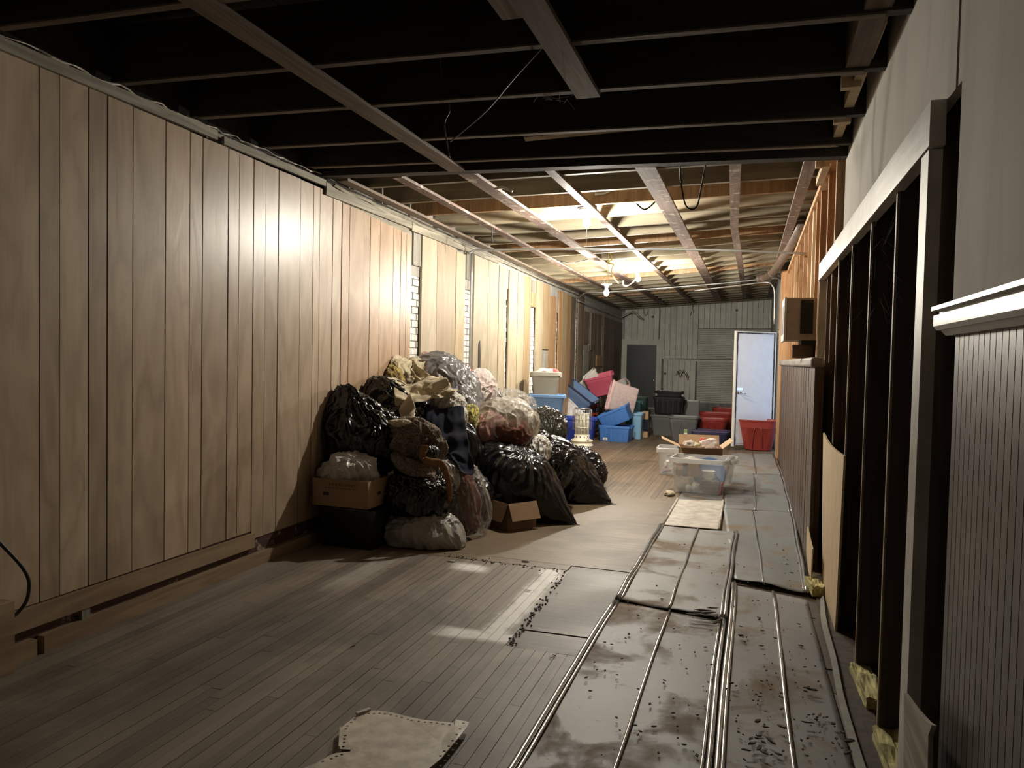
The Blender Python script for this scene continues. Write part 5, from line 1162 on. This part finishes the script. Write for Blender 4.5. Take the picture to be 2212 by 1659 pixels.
# ---- falling cloths
def drape(name, label, cat, start, w_, h_, mat, seed, ang=0.0, res=.024, steps=150, crumple=.82, z0=None, thick=.006, tiltv=(0, 0), pins=None, drift=(0, 0), quad=None, margin=.026, fold=.016):
    rng = np.random.RandomState(seed); nu, nv = int(w_ / res) + 1, int(h_ / res) + 1
    U, V = np.meshgrid(np.linspace(-w_ / 2, w_ / 2, nu), np.linspace(-h_ / 2, h_ / 2, nv), indexing='ij')
    rx_, ry_ = w_ / (nu - 1), h_ / (nv - 1); ca, sa = math.cos(ang), math.sin(ang)
    X = np.stack([start[0] + crumple * (U * ca - V * sa), start[1] + crumple * (U * sa + V * ca), np.full_like(U, start[2]) + U * tiltv[0] + V * tiltv[1]], -1)
    if quad:
        q4 = [np.array(ony(*q)) for q in quad]; a_, b_ = (U / w_ + .5)[..., None], (V / h_ + .5)[..., None]     # top left, top right, bottom right, bottom left
        X = (q4[0] * (1 - a_) + q4[1] * a_) * (1 - b_) + (q4[3] * (1 - a_) + q4[2] * a_) * b_
        X[..., 1] -= .03
    if quad:                                       # soft folds running down the cloth, deeper towards the hem
        nrm_ = np.cross(q4[1] - q4[0], q4[3] - q4[0]); nrm_ /= np.linalg.norm(nrm_); nrm_ *= np.sign(-nrm_[1])
        wv_ = sum(rng.uniform(.4, 1) * np.sin(U * 2 * PI / L_ + V * rng.uniform(-5, 5) + rng.uniform(0, 6)) for L_ in (.22, .13, .085))
        wv_ = wv_ + .6 * np.sin(V * 2 * PI / .19 + U * rng.uniform(-6, 6) + rng.uniform(0, 6))
        X = X + nrm_ * (fold * (.35 + .65 * (V / h_ + .5)) * (wv_ + .6))[..., None]
    Pv = X.copy()
    def con(a, b, L, k=.5):
        d = b - a; l = np.linalg.norm(d, axis=-1, keepdims=True) + 1e-9; c_ = d * (1 - L / l) * .5 * k; return c_
    cs_ = [np.array(c) for c, _, _ in ELL]
    pin_idx = None
    if pins: pin_idx = [(int(a * (nu - 1)), int(b * (nv - 1)), np.array([float(q) for q in p])) for a, b, p in pins]
    for s_ in range(steps):
        vel = (X - Pv) * .965; Pv = X.copy(); X = X + vel; X[..., 2] -= .00075
        X[..., 0] += drift[0]; X[..., 1] += drift[1]
        for it in range(7):
            D = np.zeros_like(X); W = np.zeros(X.shape[:2] + (1,))
            def ap(sl1, sl2, L, k=1.0, push=True):
                d = X[sl2] - X[sl1]; l = np.linalg.norm(d, axis=-1, keepdims=True) + 1e-9; f = (1 - L / l) * .5 * k
                if not push: f = np.maximum(f, 0)
                D[sl1] += d * f; D[sl2] -= d * f; W[sl1] += 1; W[sl2] += 1
            S = slice; dg = math.hypot(rx_, ry_)
            ap((S(0, -1), S(None)), (S(1, None), S(None)), rx_); ap((S(None), S(0, -1)), (S(None), S(1, None)), ry_)
            ap((S(0, -1), S(0, -1)), (S(1, None), S(1, None)), dg, .7); ap((S(1, None), S(0, -1)), (S(0, -1), S(1, None)), dg, .7)
            ap((S(0, -2), S(None)), (S(2, None), S(None)), 2 * rx_, .5); ap((S(None), S(0, -2)), (S(None), S(2, None)), 2 * ry_, .5)
            ap((S(0, -4), S(None)), (S(4, None), S(None)), 3.9 * rx_, .25); ap((S(None), S(0, -4)), (S(None), S(4, None)), 3.9 * ry_, .25)
            X = X + D / np.maximum(W, 1) * 1.7
            if pin_idx:
                for a, b, p in pin_idx: X[a, b] = p
        hit = np.zeros(X.shape[:2], bool)
        for c, r_, RM in ELL:
            if abs(c[0] - start[0]) > 1.5 or abs(c[1] - start[1]) > 1.8: continue
            q = (X - c) @ RM; q = q / (r_ + margin); l = np.linalg.norm(q, axis=-1); m_ = l < 1
            if m_.any():
                qq = q[m_] / l[m_][:, None] * (r_ + margin); X[m_] = qq @ RM.T + c; hit |= m_
        m_ = X[..., 2] < .012; X[..., 2][m_] = .012; hit |= m_
        X[..., 0] = np.maximum(X[..., 0], XL + .02)
        Pv[hit] = X[hit] - (X[hit] - Pv[hit]) * .08
    vs = X.reshape(-1, 3).tolist(); fs = [(i * nv + j, (i + 1) * nv + j, (i + 1) * nv + j + 1, i * nv + j + 1) for i in range(nu - 1) for j in range(nv - 1)]
    me = bpy.data.meshes.new(name); me.from_pydata(vs, [], fs); me.update()
    o = link(name, me, M[mat], None, True)
    so = o.modifiers.new('thick', 'SOLIDIFY'); so.thickness = thick; so.offset = 1
    ss = o.modifiers.new('smooth', 'SUBSURF'); ss.levels = 1; ss.render_levels = 1
    return tag(o, label, cat)
def hang(name, label, cat, quad, w_, h_, mat, seed, pins, steps=70, **k):
    m = ony(*quad[0]); drape(name, label, cat, (float(m[0]), float(m[1]), 1.0), w_, h_, mat, seed, steps=steps, quad=quad, pins=[(a, b, ony(*p)) for a, b, p in pins], **k)
hang('navy_cloth', 'large navy blue cloth draped down the middle of the heap', 'cloth', [(916, 872, 6.14), (982, 866, 6.2), (1022, 1004, 5.84), (938, 1010, 5.80)], .42, .76, 'navy', 1, [], 16, fold=.018)
hang('khaki_trousers', 'khaki trousers spread over the top of the heap, above the navy cloth', 'trousers', [(826, 790, 6.36), (925, 780, 6.56), (984, 850, 6.10), (912, 892, 5.80)], .60, .56, 'khaki', 2, [], 16, fold=.022)
hang('khaki_shirt', 'khaki sleeve trailing below the trousers at the left', 'shirt', [(846, 834, 6.02), (886, 840, 5.98), (912, 900, 5.78), (890, 905, 5.78)], .16, .34, 'khaki', 5, [], 14, fold=.014)
B_('white_shirt', 'off-white shirt crumpled between the khaki trousers and the silver bag', 968, 874, 6.32, 62, 62, .26, 'whitecloth', 3, rot=-.5, amp=.25, wrinkle=.017, fine=.1, flat=False, cat='shirt')
B_('white_shirt', 'off-white shirt tail hanging beside the navy cloth', 990, 902, 6.25, 36, 46, .16, 'whitecloth', 4, rot=-.3, amp=.25, wrinkle=.012, fine=.1, flat=False, cat='shirt', sub=5)
hang('khaki_shirt', 'khaki trouser leg with its cuff, pointing right above the white shirt', 'shirt', [(905, 795, 6.4), (935, 788, 6.45), (988, 836, 6.05), (962, 856, 5.98)], .20, .40, 'khaki', 8, [], 14, fold=.014)
# ---- small open cardboard box at the front right
carton('small open brown cardboard box on the floor, below the largest black bag', (-2.03, 6.36, .0), -.62, (.30, .32, .24), 'card_dark', flaps=((0, 2.75, .17), (1, 2.7, .16)), inner='card', tilt=(0, 0))
# cloths on and in the boxes of the aisle
ELL.clear()
ELL.append((np.array([cxx[0] + .06, 9.42, .44]), np.array([.13, .12, .07]), np.eye(3)))
lump('cloth_bundle', 'pale pink cloth bundled in the open cardboard box on the clear bins', (cxx[0] + .10, 9.42, .50), (.13, .11, .075), 'pinkstripe', 3, 'cloth', sub=4, amp=.45)
lump('cloth_bundle', 'coral scrap of cloth at the back of the open cardboard box', (cxx[0] + .02, 9.52, .53), (.04, .04, .05), 'redcloth', 6, 'cloth', sub=4, amp=.5)
lump('paper_wad', 'cream printed paper wad at the left in the open cardboard box', (cxx[0] - .12, 9.38, .50), (.07, .06, .05), 'whitecloth', 7, 'paper', sub=4, amp=.5)
lump('paper_wad', 'smaller cream paper wad in the middle of the open cardboard box', (cxx[0] - .03, 9.36, .49), (.06, .05, .04), 'khaki', 9, 'paper', sub=4, amp=.5)
lump('cloth_bundle', 'heap of white cloth with red trim in the grey tote by the left wall', (SX, SY - .02, 1.30), (.19, .14, .075), 'whitecloth', 12, 'cloth', sub=4, amp=.35)
lump('cloth_bundle', 'red scrap of cloth in the right corner of the grey tote', (SX + .14, SY - .02, 1.34), (.05, .06, .035), 'redcloth', 13, 'cloth', sub=3, amp=.5)
lump('crumpled_sheet', 'cream fabric draped over the near rim of the nearest clear bin', (BX - .10, BY - .18, .375), (.14, .035, .05), 'whitecloth', 15, 'cloth', sub=4, amp=.5)
